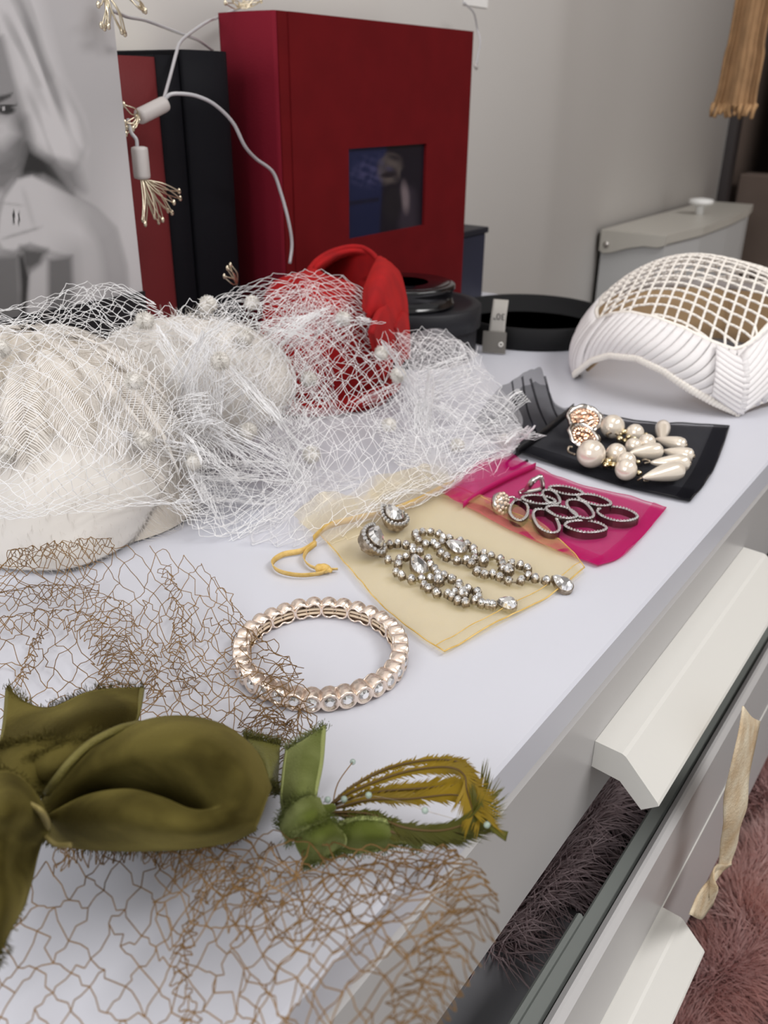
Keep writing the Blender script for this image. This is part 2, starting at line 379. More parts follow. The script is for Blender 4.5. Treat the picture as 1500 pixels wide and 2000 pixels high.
mk('knit_panel', sheet(S, 0.004), M_TAN, sc)
for k in range(10):
    t = k / 9; y = 0.3695 + (0.3205 - 0.3695) * t; q = np.array([(1.2 + 0.008 * math.sin(9 * t), y, 0.189), (1.196 + 0.003 * math.sin(k * 3), y + 0.001 * math.sin(k * 5), 0.182), (1.197 + 0.004 * math.cos(k * 2), y + 0.0015 * math.cos(k * 7), 0.1755 + 0.002 * math.sin(k * 4))])
    mk('tassel', tube(crom(q, 4), np.linspace(0.0033, 0.0022, 9), 7), mat('tan_fringe', srgb(166, 130, 92), 0.9, bump=0.5, bscale=900) if k == 0 else bpy.data.materials['tan_fringe'], sc)
cv = []
for z in (-0.75, -0.3, 0.1, 0.5, 1.6): cv.append([(2.0 + 0.3 * t, 0.42 + 0.018 * math.sin(t * 22 + z) - 0.10 * t, z) for t in np.linspace(0, 1, 25)])
mk('curtain', sheet(patch(cv, 4, 2), 0.003), mat('taupe_curtain', srgb(136, 116, 98), 0.9, var=0.1, vscale=10), label='taupe floor length curtain in the far right corner', cat='curtain')
mk('cardboard_box', box(1.96, 2.02, 0.44, 0.53, -TZ, 0.055, 0.003), mat('brown_card', srgb(98, 84, 76), 0.85, var=0.1, vscale=20), smooth=False, label='dull brown carton standing behind the white hamper', cat='box')

mk('paper_note', box(*sorted((PY(905, 0, 0.5515)[0], PY(952, 0, 0.5515)[0])), 0.5508, 0.5516, PY(905, 9, 0.5515)[2], PY(905, 9, 0.5515)[2] + 0.05), mat('white_paper', srgb(232, 230, 228), 0.7), smooth=False, label='small white paper note fixed to the wall above the red album', cat='note')
# ================================================================== books, albums and boxes against the wall
YA = 0.46
ab = thing('photo_album', 'large red cloth photo album with a square portrait window in its cover', 'album', (0.64, 0.49, 0), 'albums and books against the wall')
x0, x1, hA = 0.5096, 0.7701, 0.2482
cov = MB()
# cover with a window opening (front board), back board, rounded spine
wx0, wx1, wz0, wz1 = 0.5879, 0.6990, 0.0892, 0.1580
g = 0.012                                                     # hinge groove beside the spine
front = mk('front_cover', (lambda mb: (mb.add(box(x0 + g, wx0, YA, YA + 0.004, 0, hA)), mb.add(box(wx1, x1, YA, YA + 0.004, 0, hA)), mb.add(box(wx0, wx1, YA, YA + 0.004, 0, wz0)), mb.add(box(wx0, wx1, YA, YA + 0.004, wz1, hA)), mb.get())[-1])(MB()), M_RED, ab, False)
mk('hinge', prism_x([(YA + 0.0012, 0), (YA + 0.004, 0), (YA + 0.004, hA), (YA + 0.0012, hA)], x0 + 0.002, x0 + g), M_RED, ab, False)
mk('spine', (lambda s: sheet(s, 0.003))(patch([[(x0 + 0.0015 - 0.003 * math.sin(math.pi * t), YA + 0.002 + 0.0535 * t, z) for t in np.linspace(0, 1, 7)] for z in (0, hA * 0.5, hA)], 3, 3)), M_REDP, ab)
mk('back_cover', box(x0 + 0.002, x1, YA + 0.0515, YA + 0.0555, 0, hA, 0.001), M_RED, ab, False)
mk('page_block', box(x0 + 0.006, x1 - 0.006, YA + 0.008, YA + 0.051, 0.004, hA - 0.004), M_PAPER, ab, False)
# print in the window: a dark blue picture of a curly haired figure seen from behind
nx, nz = 90, 60
gx, gz = np.meshgrid(np.linspace(wx0, wx1, nx), np.linspace(wz0, wz1, nz)); GV = np.stack([gx.ravel(), np.full(gx.size, YA + 0.0025), gz.ravel()], 1)
s = ((GV[:, 0] - wx0) / (wx1 - wx0)); t = ((wz1 - GV[:, 2]) / (wz1 - wz0))
def soft(d, w): return np.clip(0.5 - d / w, 0, 1)
def mixc(C, c, a): return C * (1 - a[:, None]) + np.array(c[:3])[None] * a[:, None]
C = np.tile(np.array(srgb(30, 36, 66)[:3]), (len(GV), 1))
C = mixc(C, srgb(24, 30, 58), soft(0.5 - t, 0.5)); C = mixc(C, srgb(24, 22, 32), soft(0.46 - s + 0.08 * np.maximum(0, 0.45 - t) - 0.05 * t, 0.05)); C = mixc(C, srgb(22, 22, 36), soft(np.abs(t - 0.6) - 0.02, 0.04) * (s < 0.4))
nn = vnoise(np.stack([s * 1, t * 1, s * 0], 1), 26, 3); n3 = vnoise(np.stack([s, t, s * 0], 1), 45, 5)
C = mixc(C, srgb(60, 60, 92), np.clip(soft(np.hypot((s - 0.3) / 0.24, (t - 0.27) / 0.16) - 1, 0.8) * (0.35 + 0.6 * n3), 0, 1))
hd_ = soft(np.hypot((s - 0.54) / 0.16, (t - 0.26) / 0.19) - 1 + 0.15 * nn, 0.3)
C = mixc(C, srgb(84, 76, 74), hd_ * np.clip(0.62 + 0.45 * nn, 0.1, 1)); C = mixc(C, srgb(34, 30, 36), soft(np.hypot((s - 0.52) / 0.1, (t - 0.33) / 0.035) - 1, 0.6))
C = mixc(C, srgb(48, 42, 52), soft(np.abs(s - 0.78 - 0.10 * (t - 0.75)) - 0.13 + 0.25 * np.maximum(0, 0.6 - t), 0.12) * soft(0.5 - t, 0.1))
C = mixc(C, srgb(112, 100, 104), soft(np.hypot((s - 0.745 - 0.12 * (t - 0.6)) / 0.055, (t - 0.62) / 0.17) - 1, 0.9) * 0.95)
C = mixc(C, srgb(30, 28, 34), soft(np.hypot((s - 0.58) / 0.12, (t - 0.68) / 0.22) - 1, 0.5))
pr = mk('cover_print', (GV, grid_faces(nz, nx)), attr_mat('cover_print_ink', 0.3), front, False, label='small blue black portrait print behind the cover window'); set_print(pr, C)

def spine_book(name, xa, xb, y0, y1, h, m, label, spine_bow=0.004):
    o = thing(name, label, 'album' if 'album' in name else 'book', ((xa + xb) / 2, y0, 0), 'albums and books against the wall')
    mk('cover_board', box(xa, xa + 0.003, y0 + 0.004, y1, 0, h, 0.0008), m, o, False); mk('cover_board', box(xb - 0.003, xb, y0 + 0.004, y1, 0, h, 0.0008), m, o, False)
    mk('spine', sheet(patch([[(xa + (xb - xa) * t, y0 + 0.005 - spine_bow * math.sin(math.pi * t) ** 0.6, z) for t in np.linspace(0.0, 1.0, 9)] for z in (0, h / 2, h)], 3, 2), 0.003), m, o)
    mk('page_block', box(xa + 0.003, xb - 0.003, y0 + 0.008, y1 - 0.004, 0.003, h - 0.004), M_PAPER, o, False); return o
spine_book('book', 0.366, 0.4175, 0.478, 0.545, 0.2172, mat('red_bookcloth_dull', srgb(104, 24, 28), 0.7, bump=0.2, bscale=900), 'dull red cloth book squeezed between picture board and navy album')
spine_book('photo_album', 0.418, 0.437, 0.478, 0.545, 0.2185, M_NAVY, 'thin navy album standing right beside the dull red book', 0.003)
spine_book('photo_album', 0.4374, 0.4790, 0.4765, 0.545, 0.2222, M_NAVY, 'thick navy album standing right beside the big red album', 0.005)

nb = thing('storage_box', 'narrow navy box with a flat lid behind the right edge of the red album', 'box', (0.806, 0.50, 0))
mk('body', box(0.772, 0.838, 0.474, 0.53, 0, 0.066, 0.001), mat('navy_box', srgb(40, 42, 58), 0.5), nb, False); mk('lid', box(0.770, 0.841, 0.472, 0.532, 0.0662, 0.0722, 0.001), mat('navy_lid', srgb(30, 31, 40), 0.5), nb, False)

# round black hat-pin box with a glossy jar lid on top
rb = thing('round_box', 'round matt black cardboard box behind the red turban', 'box', (0.606, 0.404, 0))
rc = (0.606, 0.404)
mk('body', lathe([(0.0505, 0.0), (0.0505, 0.0395)], (*rc, 0.0), 48), M_BLACKBOX, rb)
mk('lid', lathe([(0.0535, 0.0255), (0.0535, 0.0420), (0.0520, 0.0432), (0.0440, 0.0432), (0.0430, 0.0425), (0.0001, 0.0425)], (*rc, 0.0), 48), M_BLACKBOX, rb)
gl = thing('jar_lid', 'glossy black screw lid resting on the round matt black box', 'lid', (0.592, 0.407, 0.0434))
gp = (0.592, 0.407, 0.0434)
mk('skirt', lathe([(0.0405, 0.0), (0.0405, 0.0025), (0.0395, 0.003), (0.0395, 0.0125), (0.0410, 0.0135), (0.0410, 0.0165), (0.0395, 0.0175), (0.036, 0.0178)], gp, 48), M_BLACKGLOSS, gl)
mk('top_disc', lathe([(0.0365, 0.0178), (0.0355, 0.0183), (0.0001, 0.0172)], gp, 48), M_BLACKGLOSS, gl)

# shallow round black tray and the grey strap that sticks out of it
ty = thing('round_tray', 'shallow round black tray between the round box and the white hat', 'tray', (0.733, 0.362, 0))
tc_ = (0.733, 0.362, 0.0)
mk('tray_floor', lathe([(0.068, 0.0003), (0.068, 0.003), (0.0001, 0.003)], tc_, 56), M_BLACKFELT, ty)
mk('rim', lathe([(0.0705, 0.0), (0.0725, 0.001), (0.0725, 0.0185), (0.0712, 0.0195), (0.0695, 0.0185), (0.0695, 0.003), (0.0685, 0.003)], tc_, 56), M_BLACKFELT, ty)
st = thing('size_strap', 'grey strap with printed size and a snap, propped on the black tray rim', 'strap', tuple(P(962, 690, 0.0)))
M_STRAP = mat('grey_webbing', srgb(168, 164, 158), 0.7, bump=0.3, bscale=1200); M_STRAP2 = mat('grey_patch', srgb(118, 114, 108), 0.7, bump=0.3, bscale=1200)
p0, p1 = P(941, 686, 0.0012), P(986, 690, 0.0012); dx = p1 - p0; nrm = np.array([-_hd[0], -_hd[1], 0])
def strap_row(z, back, k0=0.0, k1=1.0): return [p0 + dx * (k0 + (k1 - k0) * t) + np.array([0, 0, z]) - nrm * back for t in np.linspace(0, 1, 4)]
mk('patch', sheet(patch([strap_row(0.0, -0.0022), strap_row(0.009, -0.0022), strap_row(0.018, -0.0022)], 3, 2), 0.0012), M_STRAP2, st, False)
up_ = mk('webbing', sheet(patch([strap_row(0.016, -0.0008, 0.25, 0.93), strap_row(0.028, 0.001, 0.30, 0.95), strap_row(0.036, 0.004, 0.36, 1.0), strap_row(0.0425, 0.009, 0.42, 1.06)], 4, 2), 0.0012), M_STRAP, st)
cs = p0 + dx * 0.78 + np.array([0, 0, 0.008]) + nrm * 0.0033
mk('snap', tube([cs + nrm * (0.0006 * math.cos(a)) * 0 + RT * 0.0016 * math.cos(a) + np.array([0, 0, 0.0016 * math.sin(a)]) for a in np.linspace(0, 6.283, 14, endpoint=False)], 0.0006, 6, True), mat('white_snap', srgb(225, 222, 216), 0.35), st)
# the printed size, upside down as it hangs
tx = bpy.data.curves.new('size_print', 'FONT'); tx.body = '30"'; tx.size = 0.0075; tx.align_x = 'CENTER'; tx.align_y = 'CENTER'
to = bpy.data.objects.new('tmp', tx); COL.objects.link(to); dg = bpy.context.evaluated_depsgraph_get(); tm = bpy.data.meshes.new_from_object(to.evaluated_get(dg)); bpy.data.objects.remove(to)
tV = np.array([v.co[:] for v in tm.vertices]); tF = [tuple(p.vertices) for p in tm.polygons]
cx = p0 + dx * 0.65 + np.array([0, 0, 0.0305]) + nrm * -0.0004; ex = norm(dx); ez = norm(np.array([0, 0, 1.0]) - nrm * 0.22)
mk('size_print', (cx[None] - tV[:, :1] * ex[None] - tV[:, 1:2] * ez[None], tF), mat('black_ink', srgb(60, 58, 58), 0.7), up_, False)

# ================================================================== picture board at the left
def polysd(X, Y, poly):
    """signed distance (negative inside) to a polygon"""
    p = np.asarray(poly, float); d = np.full(X.shape, 1e9); ins = np.zeros(X.shape, bool)
    for i in range(len(p)):
        a, b = p[i], p[(i + 1) % len(p)]; e = b - a; wx, wy = X - a[0], Y - a[1]; t = np.clip((wx * e[0] + wy * e[1]) / (e @ e + 1e-9), 0, 1)
        d = np.minimum(d, np.hypot(wx - e[0] * t, wy - e[1] * t))
        c = ((a[1] > Y) != (b[1] > Y)) & (X < (b[0] - a[0]) * (Y - a[1]) / ((b[1] - a[1]) if abs(b[1] - a[1]) > 1e-9 else 1e-9) + a[0]); ins ^= c
    return np.where(ins, -d, d)
YP = 0.440
pb = thing('picture_board', 'black and white portrait picture of a woman on a board with black foot', 'picture', (0.25, YP, 0))
xb1 = 0.3562
mk('board', box(0.06, xb1, YP + 0.0006, YP + 0.008, 0.0, 0.30, 0.0005), mat('board_edge_grey', srgb(150, 148, 146), 0.6), pb, False)
mk('black_foot', box(0.06, xb1 + 0.0003, YP - 0.0012, YP + 0.0006, 0.0, 0.0868), mat('foot_black', srgb(20, 20, 25), 0.45), pb, False)
ax, az = 190, 230
gx, gz = np.meshgrid(np.linspace(0.2, xb1 - 0.0003, ax), np.linspace(0.0868, 0.2998, az)); GV = np.stack([gx.ravel(), np.full(gx.size, YP + 0.0004), gz.ravel()], 1)
q = proj(GV); X, Y = q[:, 0], q[:, 1]
fl = np.stack([X * 0.9 + Y * -0.32, Y * 0.0, X * 0], 1)
st1 = vnoise(np.stack([(X - 0.35 * Y) * 1.0, Y * 0.10, X * 0], 1), 0.09, 2); st2 = vnoise(np.stack([(X - 0.42 * Y), Y * 0.12, X * 0], 1), 0.22, 4)
def grey(v): return srgb(v * 0.93, v * 0.915, v * 0.925)
C = np.tile(np.array(grey(186)[:3]), (len(GV), 1))
C = mixc(C, grey(206), soft(Y - 60, 300) * 0.6); C = mixc(C, grey(205), soft(300 - Y, 200) * soft(210 - X, 60))
HAIR = [(-400, -80), (66, -60), (92, 60), (118, 150), (156, 230), (168, 285), (150, 325), (100, 312), (66, 280), (40, 190), (10, 80), (-400, 60)]
hs = soft(polysd(X, Y, HAIR), 34)
C = mixc(C, grey(212), hs); C = mixc(C, grey(140), hs * np.clip(st1 * 0.55 + 0.35 * st2, 0, 0.8))
C = mixc(C, grey(128), soft(polysd(X, Y, [(22, 30), (58, 60), (94, 150), (80, 160), (36, 80)]), 34) * np.clip(0.55 + st2, 0, 1) * 0.75)
C = mixc(C, grey(150), soft(np.abs(polysd(X, Y, HAIR)) - 2, 16) * soft(180 - Y, 60) * 0.5)
C = mixc(C, grey(148), soft(polysd(X, Y, [(-300, 80), (5, 70), (26, 150), (48, 230), (58, 280), (48, 310), (20, 335), (-300, 350)]), 14))   # face
C = mixc(C, grey(96), soft(polysd(X, Y, [(24, 235), (50, 232), (58, 285), (40, 322), (-20, 335), (20, 300)]), 36) * 0.75)
C = mixc(C, grey(196), soft(polysd(X, Y, [(-40, 226), (18, 232), (32, 262), (6, 284), (-40, 280)]), 30)); C = mixc(C, grey(104), soft(polysd(X, Y, [(-10, 330), (40, 320), (36, 345), (10, 372), (-10, 372)]), 20) * 0.8)
C = mixc(C, grey(70), soft(polysd(X, Y, [(-30, 196), (6, 186), (24, 182), (20, 190), (0, 200), (-30, 206)]), 6))
C = mixc(C, grey(52), soft(np.hypot((X - 12) / 17, (Y - 215) / 9) - 1, 0.6)); C = mixc(C, grey(205), soft(np.hypot((X - 7) / 3, (Y - 212) / 3) - 1, 0.8)); C = mixc(C, grey(58), soft(np.abs(Y - 206 + 0.004 * (X - 12) ** 2) - 1.6, 3) * soft(np.abs(X - 14) - 20, 4))
C = mixc(C, grey(46), soft(polysd(X, Y, [(52, 282), (70, 296), (104, 316), (128, 352), (140, 378), (112, 362), (84, 346), (50, 350), (34, 372), (38, 330)]), 22)); C = mixc(C, grey(112), soft(polysd(X, Y, [(96, 312), (150, 326), (164, 372), (140, 376), (120, 350)]), 30) * 0.8)   # dark under the hair
HAND = [(-6, 470), (0, 420), (8, 388), (34, 350), (62, 343), (96, 360), (140, 384), (186, 412), (222, 448), (242, 520), (250, 640), (146, 640), (142, 500), (96, 490), (58, 474), (26, 492), (6, 486)]
hsd = polysd(X, Y, HAND); C = mixc(C, grey(112), soft(hsd - 4, 16) * 0.7); C = mixc(C, grey(204), soft(hsd, 9))   # hand and arm
C = mixc(C, grey(158), soft(-hsd - 26, 40) * soft(hsd, 6) * soft(120 - X, 60) * 0.6); C = mixc(C, grey(150), soft(polysd(X, Y, [(176, 430), (214, 460), (236, 540), (238, 620), (196, 620), (190, 500)]), 50) * 0.7)
C = mixc(C, grey(146), soft(np.abs(Y - 396 - 0.12 * X) - 1.5, 7) * soft(np.abs(X - 24) - 20, 14) * 0.6); C = mixc(C, grey(138), soft(np.abs(Y - 456 + 0.30 * (X - 40)) - 2.0, 8) * soft(np.abs(X - 42) - 36, 20) * 0.75); C = mixc(C, grey(150), soft(np.abs(X - 60 - 0.3 * (Y - 420)) - 2, 14) * soft(np.abs(Y - 405) - 36, 20) * 0.45)
C = mixc(C, grey(46), soft(np.hypot((X - 27) / 2.6, (Y - 424) / 14) - 1, 0.6)); C = mixc(C, grey(60), soft(np.hypot((X - 37) / 1.8, (Y - 426) / 13) - 1, 0.6)); C = mixc(C, grey(220), soft(np.hypot((X - 32) / 3, (Y - 425) / 12) - 1, 0.6))
C = mixc(C, grey(112), soft(polysd(X, Y, [(-80, 500), (40, 494), (46, 640), (-80, 640)]), 24)); C = mixc(C, grey(88), soft(polysd(X, Y, [(40, 482), (92, 488), (80, 516), (58, 530), (46, 520)]), 18))
C = mixc(C, grey(50), soft(polysd(X, Y, [(36, 500), (46, 500), (58, 540), (50, 640), (38, 640), (40, 560)]), 12)); C = mixc(C, grey(190), soft(polysd(X, Y, [(60, 540), (90, 512), (94, 640), (54, 640)]), 12)); C = mixc(C, grey(112), soft(polysd(X, Y, [(94, 506), (140, 500), (146, 640), (94, 640)]), 14))
pr = mk('portrait_print', (GV, grid_faces(az, ax)), attr_mat('portrait_ink', 0.42), pb, False, label='greyscale portrait with long fair hair and a ringed hand'); set_print(pr, C)

# ================================================================== fairy light string
fs = thing('fairy_lights', 'clear fairy light cable with wire tufts draped over the books and red album', 'lights', (0.40, 0.44, 0.05))
M_CABLE = mat('clear_cable', srgb(190, 188, 192), 0.2, alpha=0.9, coat=0.5); M_SLEEVE = mat('white_sleeve', srgb(214, 208, 206), 0.45, thin=0.3); M_WIRE = mat('silver_gold_wire', srgb(226, 214, 190), 0.25, metal=0.9)
def cab(pts, r=0.0011): mk('cable', tube(crom(np.array([PY(*p) for p in pts]), 8), r, 8), M_CABLE, fs)
cab([(318, 202, 0.452), (330, 186, 0.450), (352, 183, 0.448), (385, 188, 0.446), (420, 205, 0.444), (455, 240, 0.444), (478, 285, 0.446), (500, 310, 0.450), (532, 335, 0.452), (548, 375, 0.452), (563, 430, 0.450), (570, 475, 0.450), (566, 515, 0.450)], 0.0012)
cab([(318, 200, 0.455), (332, 150, 0.468), (344, 105, 0.474), (352, 82, 0.480), (375, 62, 0.49), (405, 42, 0.50), (425, 34, 0.52), (470, 14, 0.535)])
cab([(222, 22, 0.446), (250, 33, 0.460), (285, 40, 0.475), (330, 57, 0.485), (365, 70, 0.49), (390, 80, 0.50), (415, 98, 0.52)])
cab([(250, 232, 0.452), (256, 258, 0.450), (266, 272, 0.448), (268, 288, 0.447)])
cab([(905, 4, 0.53), (925, 25, 0.53), (932, 55, 0.535), (938, 80, 0.53), (934, 105, 0.53), (931, 125, 0.53)], 0.0009)
def sleeve(a, b, Y, r):
    A, B = PY(*a, Y), PY(*b, Y); T = norm(B - A)
    pts = [A - T * 0.0006, A, A + T * 0.0015, B - T * 0.0015, B, B + T * 0.0006]
    mk('sleeve', tube(pts, [r * 0.6, r * 0.95, r, r, r * 0.95, r * 0.6], 14), M_SLEEVE, fs)
sleeve((272, 228), (322, 203), 0.452, 0.0046); sleeve((272, 288), (278, 348), 0.446, 0.0049)
def tuft(a, tips, Y, dY=0.008, r=0.00042):
    A = PY(*a, Y); k = 0
    tf = MB()
    for tx, ty in tips:
        for s in (-1, 1):
            B = PY(tx + s * 1.5, ty, Y - dY * (0.5 + 0.5 * math.sin(k * 2.1))); mid = (A + B) / 2 + np.array([0.0015 * math.sin(k * 3), -0.002, 0.0015 * s]); k += 1
            tf.add(tube(crom([A + np.array([0.0004 * s, 0, 0.0003 * k % 3]) , mid, B], 5), r, 5))
    t_ = mk('wire_tuft', tf.get(), M_WIRE, fs)
    for i, (tx, ty) in enumerate(tips):
        B = PY(tx, ty, Y - dY * (0.5 + 0.5 * math.sin(2 * i * 2.1)))
        V, F = lathe([(0.0003, -0.0016), (0.0010, -0.0010), (0.0011, 0.0006), (0.0007, 0.0016), (0.0002, 0.002)], B, 8); mk('led_bead', (V, F), M_WIRE, t_)
tuft((276, 352), [(350, 374), (352, 388), (340, 396), (336, 416), (328, 412), (318, 430), (302, 424), (310, 434), (284, 438), (279, 430)], 0.446)
tuft((270, 230), [(244, 240), (247, 250), (260, 252), (242, 205), (246, 262)], 0.452, 0.002)
tuft((205, -6), [(198, 50), (204, 55), (212, 52), (238, 62), (244, 66), (192, 10)], 0.432, 0.004)
tuft((250, -4), [(280, 20), (275, 14), (284, 22)], 0.445, 0.003)
tuft((466, 18), [(440, 6), (455, 0), (490, 8), (510, 2), (478, -6), (498, -4)], 0.50, 0.006)
tuft((463, 558), [(444, 524), (438, 540), (450, 518)], 0.436, 0.003)
mk('wire_tail', tube([PY(927, 126, 0.53), PY(931, 134, 0.53)], 0.0018, 8), M_SLEEVE, fs)

# ================================================================== red velvet turban
M_RV = mat('red_velvet', srgb(164, 4, 8), 0.9, sheen=0.35, sheen_col=srgb(255, 50, 40), bump=0.2, bscale=1500, c2=srgb(140, 2, 8), vscale=60)
TC = np.array([0.473, 0.396, 0.0]); TA = (0.053, 0.050, 0.090)
tb = thing('turban_hat', 'bright red velvet turban with a knotted loop, half under the white veil', 'hat', TC)
n1, n2 = 40, 96; S = np.zeros((n1, n2, 3))
for i in range(n1):
    ph = (i / (n1 - 1)) * math.pi * 0.5
    for j in range(n2):
        th = 2 * math.pi * j / (n2 - 1); d = np.array([math.cos(ph) ** 0.75 * math.cos(th), math.cos(ph) ** 0.75 * math.sin(th), math.sin(ph) ** 0.85])
        fold = 0.045 * math.sin(9 * (d[2] + 0.35 * math.sin(th + 0.6)) + 1.5 * math.sin(2 * th)) + 0.02 * math.sin(17 * d[2] + 3 * th)
        S[i, j] = TC + d * np.array(TA) * (1 + fold * (0.2 + math.cos(ph))); S[i, j, 2] *= 0.97 - 0.16 * max(0.0, float((S[i, j] - TC) @ RT) / 0.05 + 0.15)
S[-1, :] = S[-1].mean(0)
mk('draped_crown', (S.reshape(-1, 3), grid_faces(n1, n2)), M_RV, tb)
def band(rows, t=0.0016, nu=8, nv=6):
    S = patch(pgrid(rows), nu, nv); S[..., 1] = np.minimum(S[..., 1], 0.455 - 0.002 * (S[..., 2] - 0.05)); S[..., 0] = np.minimum(S[..., 0], 0.5465); return sheet(S, t)
mk('knot_loop', band([[(604, 526, .083), (622, 506, .087), (652, 489, .091), (692, 481, .093), (736, 492, .089), (764, 520, .079)], [(612, 532, .080), (632, 516, .084), (660, 502, .086), (694, 496, .087), (730, 505, .084), (754, 528, .077)], [(622, 540, .070), (640, 528, .066), (664, 518, .064), (696, 514, .064), (726, 522, .064), (746, 540, .068)], [(640, 566, .060), (652, 562, .056), (672, 560, .054), (698, 560, .054), (722, 562, .056), (738, 570, .060)]], 0.002), M_RV, tb)
mk('knot_rim', tube(np.minimum(crom([P(*q) for q in ((604, 527, .083), (622, 507, .087), (652, 490, .091), (692, 482, .093), (736, 493, .089), (764, 521, .079))], 6), [0.546, 0.4555, 1.0]), 0.0021, 8), M_RV, tb)
mk('knot_petal', band([[(712, 600, .070), (716, 560, .080), (734, 516, .086), (744, 504, .086), (772, 520, .079), (783, 550, .071)], [(716, 612, .072), (726, 580, .081), (744, 545, .087), (760, 536, .085), (782, 556, .074), (791, 590, .062)], [(730, 642, .060), (742, 618, .069), (756, 598, .073), (770, 592, .070), (786, 612, .058), (794, 640, .046)], [(748, 692, .042), (756, 672, .052), (766, 654, .055), (776, 648, .053), (790, 662, .042), (797, 678, .032)]], 0.004), M_RV, tb)
mk('knot_fold', band([[(724, 650, .066), (738, 610, .074), (752, 596, .075)], [(730, 680, .052), (750, 650, .060), (768, 640, .058)], [(742, 740, .028), (762, 710, .036), (780, 690, .034)]], 0.004), M_RV, tb)
mk('knot_fold', band([[(768, 640, .060), (782, 612, .063), (793, 610, .058)], [(772, 668, .048), (786, 650, .050), (797, 650, .046)], [(776, 720, .028), (788, 704, .032), (798, 700, .030)]], 0.003), M_RV, tb)
mk('hem_roll', tube(crom_closed([TC + np.array([0.054 * math.cos(a), 0.051 * math.sin(a), 0.0078 + 0.002 * math.sin(3 * a)]) for a in np.linspace(0, 6.283, 14, endpoint=False)], 6), 0.0055, 10, True), M_RV, tb)

# ================================================================== white feather hat under a veil
M_FTH = mat('white_feather', srgb(242, 237, 231), 0.7, thin=0.25); M_FELT = mat('cream_felt', srgb(226, 217, 204), 0.85, bump=0.2, bscale=800)
M_VEIL = mat('white_veil_thread', srgb(250, 249, 250), 0.5); M_TULLE = sheer('white_tulle', srgb(242, 240, 244), 0.26, weave=700, gloss=0.05)
HC = np.array([0.234, 0.3775, 0.0]); HA = np.array([0.074, 0.050, 0.098]); hth = math.radians(-52)
hx_, hy_ = np.array([math.cos(hth), math.sin(hth), 0]), np.array([-math.sin(hth), math.cos(hth), 0])
fh = thing('feather_hat', 'cream white feather covered hat under a white dotted veil', 'hat', HC)
def hat_pt(th, ph, k=1.0): return HC + k * (hx_ * HA[0] * math.cos(ph) * math.cos(th) + hy_ * HA[1] * math.cos(ph) * math.sin(th)) + np.array([0, 0, HA[2] * math.sin(ph) * k])
S = np.array([[hat_pt(2 * math.pi * j / 63, math.pi / 2 * (i / 24) ** 0.9, 0.95) for j in range(64)] for i in range(25)]); S[..., 2] += 0.001
mk('crown', (S.reshape(-1, 3), grid_faces(25, 64)), M_FELT, fh)
def feather(L, W, curl, lift, seed, nb=46, split=0.12, taper=0.75):
    """rachis and two rows of barbs, lying along +x, z up"""
    r = np.random.default_rng(seed); V = []; F = []
    def rach(t): return np.array([L * t, curl * L * t * t, lift * L * math.sin(math.pi * t) * 0.35 - (L * t) ** 2 / 0.15])
    a, b = tube([rach(t) for t in np.linspace(0, 0.96, 8)], np.linspace(0.0006, 0.0001, 8), 4); V += list(map(tuple, a)); F += list(b)
    for s in (-1, 1):
        gap = 0
        for k in range(nb):
            t = 0.04 + 0.95 * k / (nb - 1); prof = math.sin(math.pi * t ** taper) ** 0.6 + 0.12
            if r.random() < split: gap = r.normal() * 0.25
            w = W * 0.5 * prof * r.uniform(0.86, 1.08); p = rach(t); ang = 0.75 - 0.25 * t + gap * 0.15
            d = np.array([math.cos(ang) * w * 0.9, s * math.sin(ang) * w * 1.15, -0.10 * w]); hw = L / nb * 0.72; o = np.array([hw, 0, 0])
            m_ = p + d * 0.55 + np.array([0, 0, 0.10 * w]); e = p + d + np.array([0.18 * w, 0, -0.02 * w + r.normal() * 0.02 * w]); n = len(V)
            V += [tuple(p - o * 0.5), tuple(p + o * 0.5), tuple(m_ + o * 0.55), tuple(m_ - o * 0.55), tuple(e)]; F += [(n, n + 1, n + 2, n + 3), (n + 3, n + 2, n + 4)]
    return mesh_data('feather', V, F, M_FTH)
FM = [feather(0.052, 0.028, 0.12, 0.10, 1), feather(0.060, 0.032, -0.15, 0.12, 2), feather(0.045, 0.026, 0.2, 0.14, 3), feather(0.056, 0.030, 0.0, 0.08, 4)]
FV = [np.array([v.co[:] for v in m.vertices]) for m in FM]
def frame_on(p, d, nrm_, roll=0.0):
    z = norm(nrm_); x = norm(d - z * (d @ z)); y = np.cross(z, x); return Matrix(((x[0], y[0], z[0]), (x[1], y[1], z[1]), (x[2], y[2], z[2])))
k = 0
for ring, (ph, n) in enumerate(((0.16, 30), (0.42, 26), (0.68, 22), (0.95, 15), (1.25, 8))):
    for i in range(n):
        th = 2 * math.pi * (i + 0.5 * (ring % 2)) / n + random.uniform(-0.1, 0.1); p_ = ph + random.uniform(-0.08, 0.08)
        a = hat_pt(th, min(1.5, p_ + 0.34), 0.975); b = hat_pt(th + 0.12, max(0.02, p_ - 0.22), 0.99); nr = (a - HC) / HA ** 2; nr = hx_ * ((a - HC) @ hx_) / HA[0] ** 2 + hy_ * ((a - HC) @ hy_) / HA[1] ** 2 + np.array([0, 0, (a - HC)[2] / HA[2] ** 2])
        ln = np.linalg.norm(b - a) * 1.25; sc_ = min(1.0, max(0.5, ln / 0.05)) * (0.72 if ring == 0 else 0.95)
        Rf = frame_on(a, b - a, norm(nr)); fv = FV[k % 4] @ np.array(Rf).T
        while (fv[:, 2] * sc_).min() + a[2] + norm(nr)[2] * 0.0008 < 0.0006 and sc_ > 0.2: sc_ *= 0.93
        inst('feather', FM[k % 4], fh, a + norm(nr) * 0.0008, Rf, sc_); k += 1
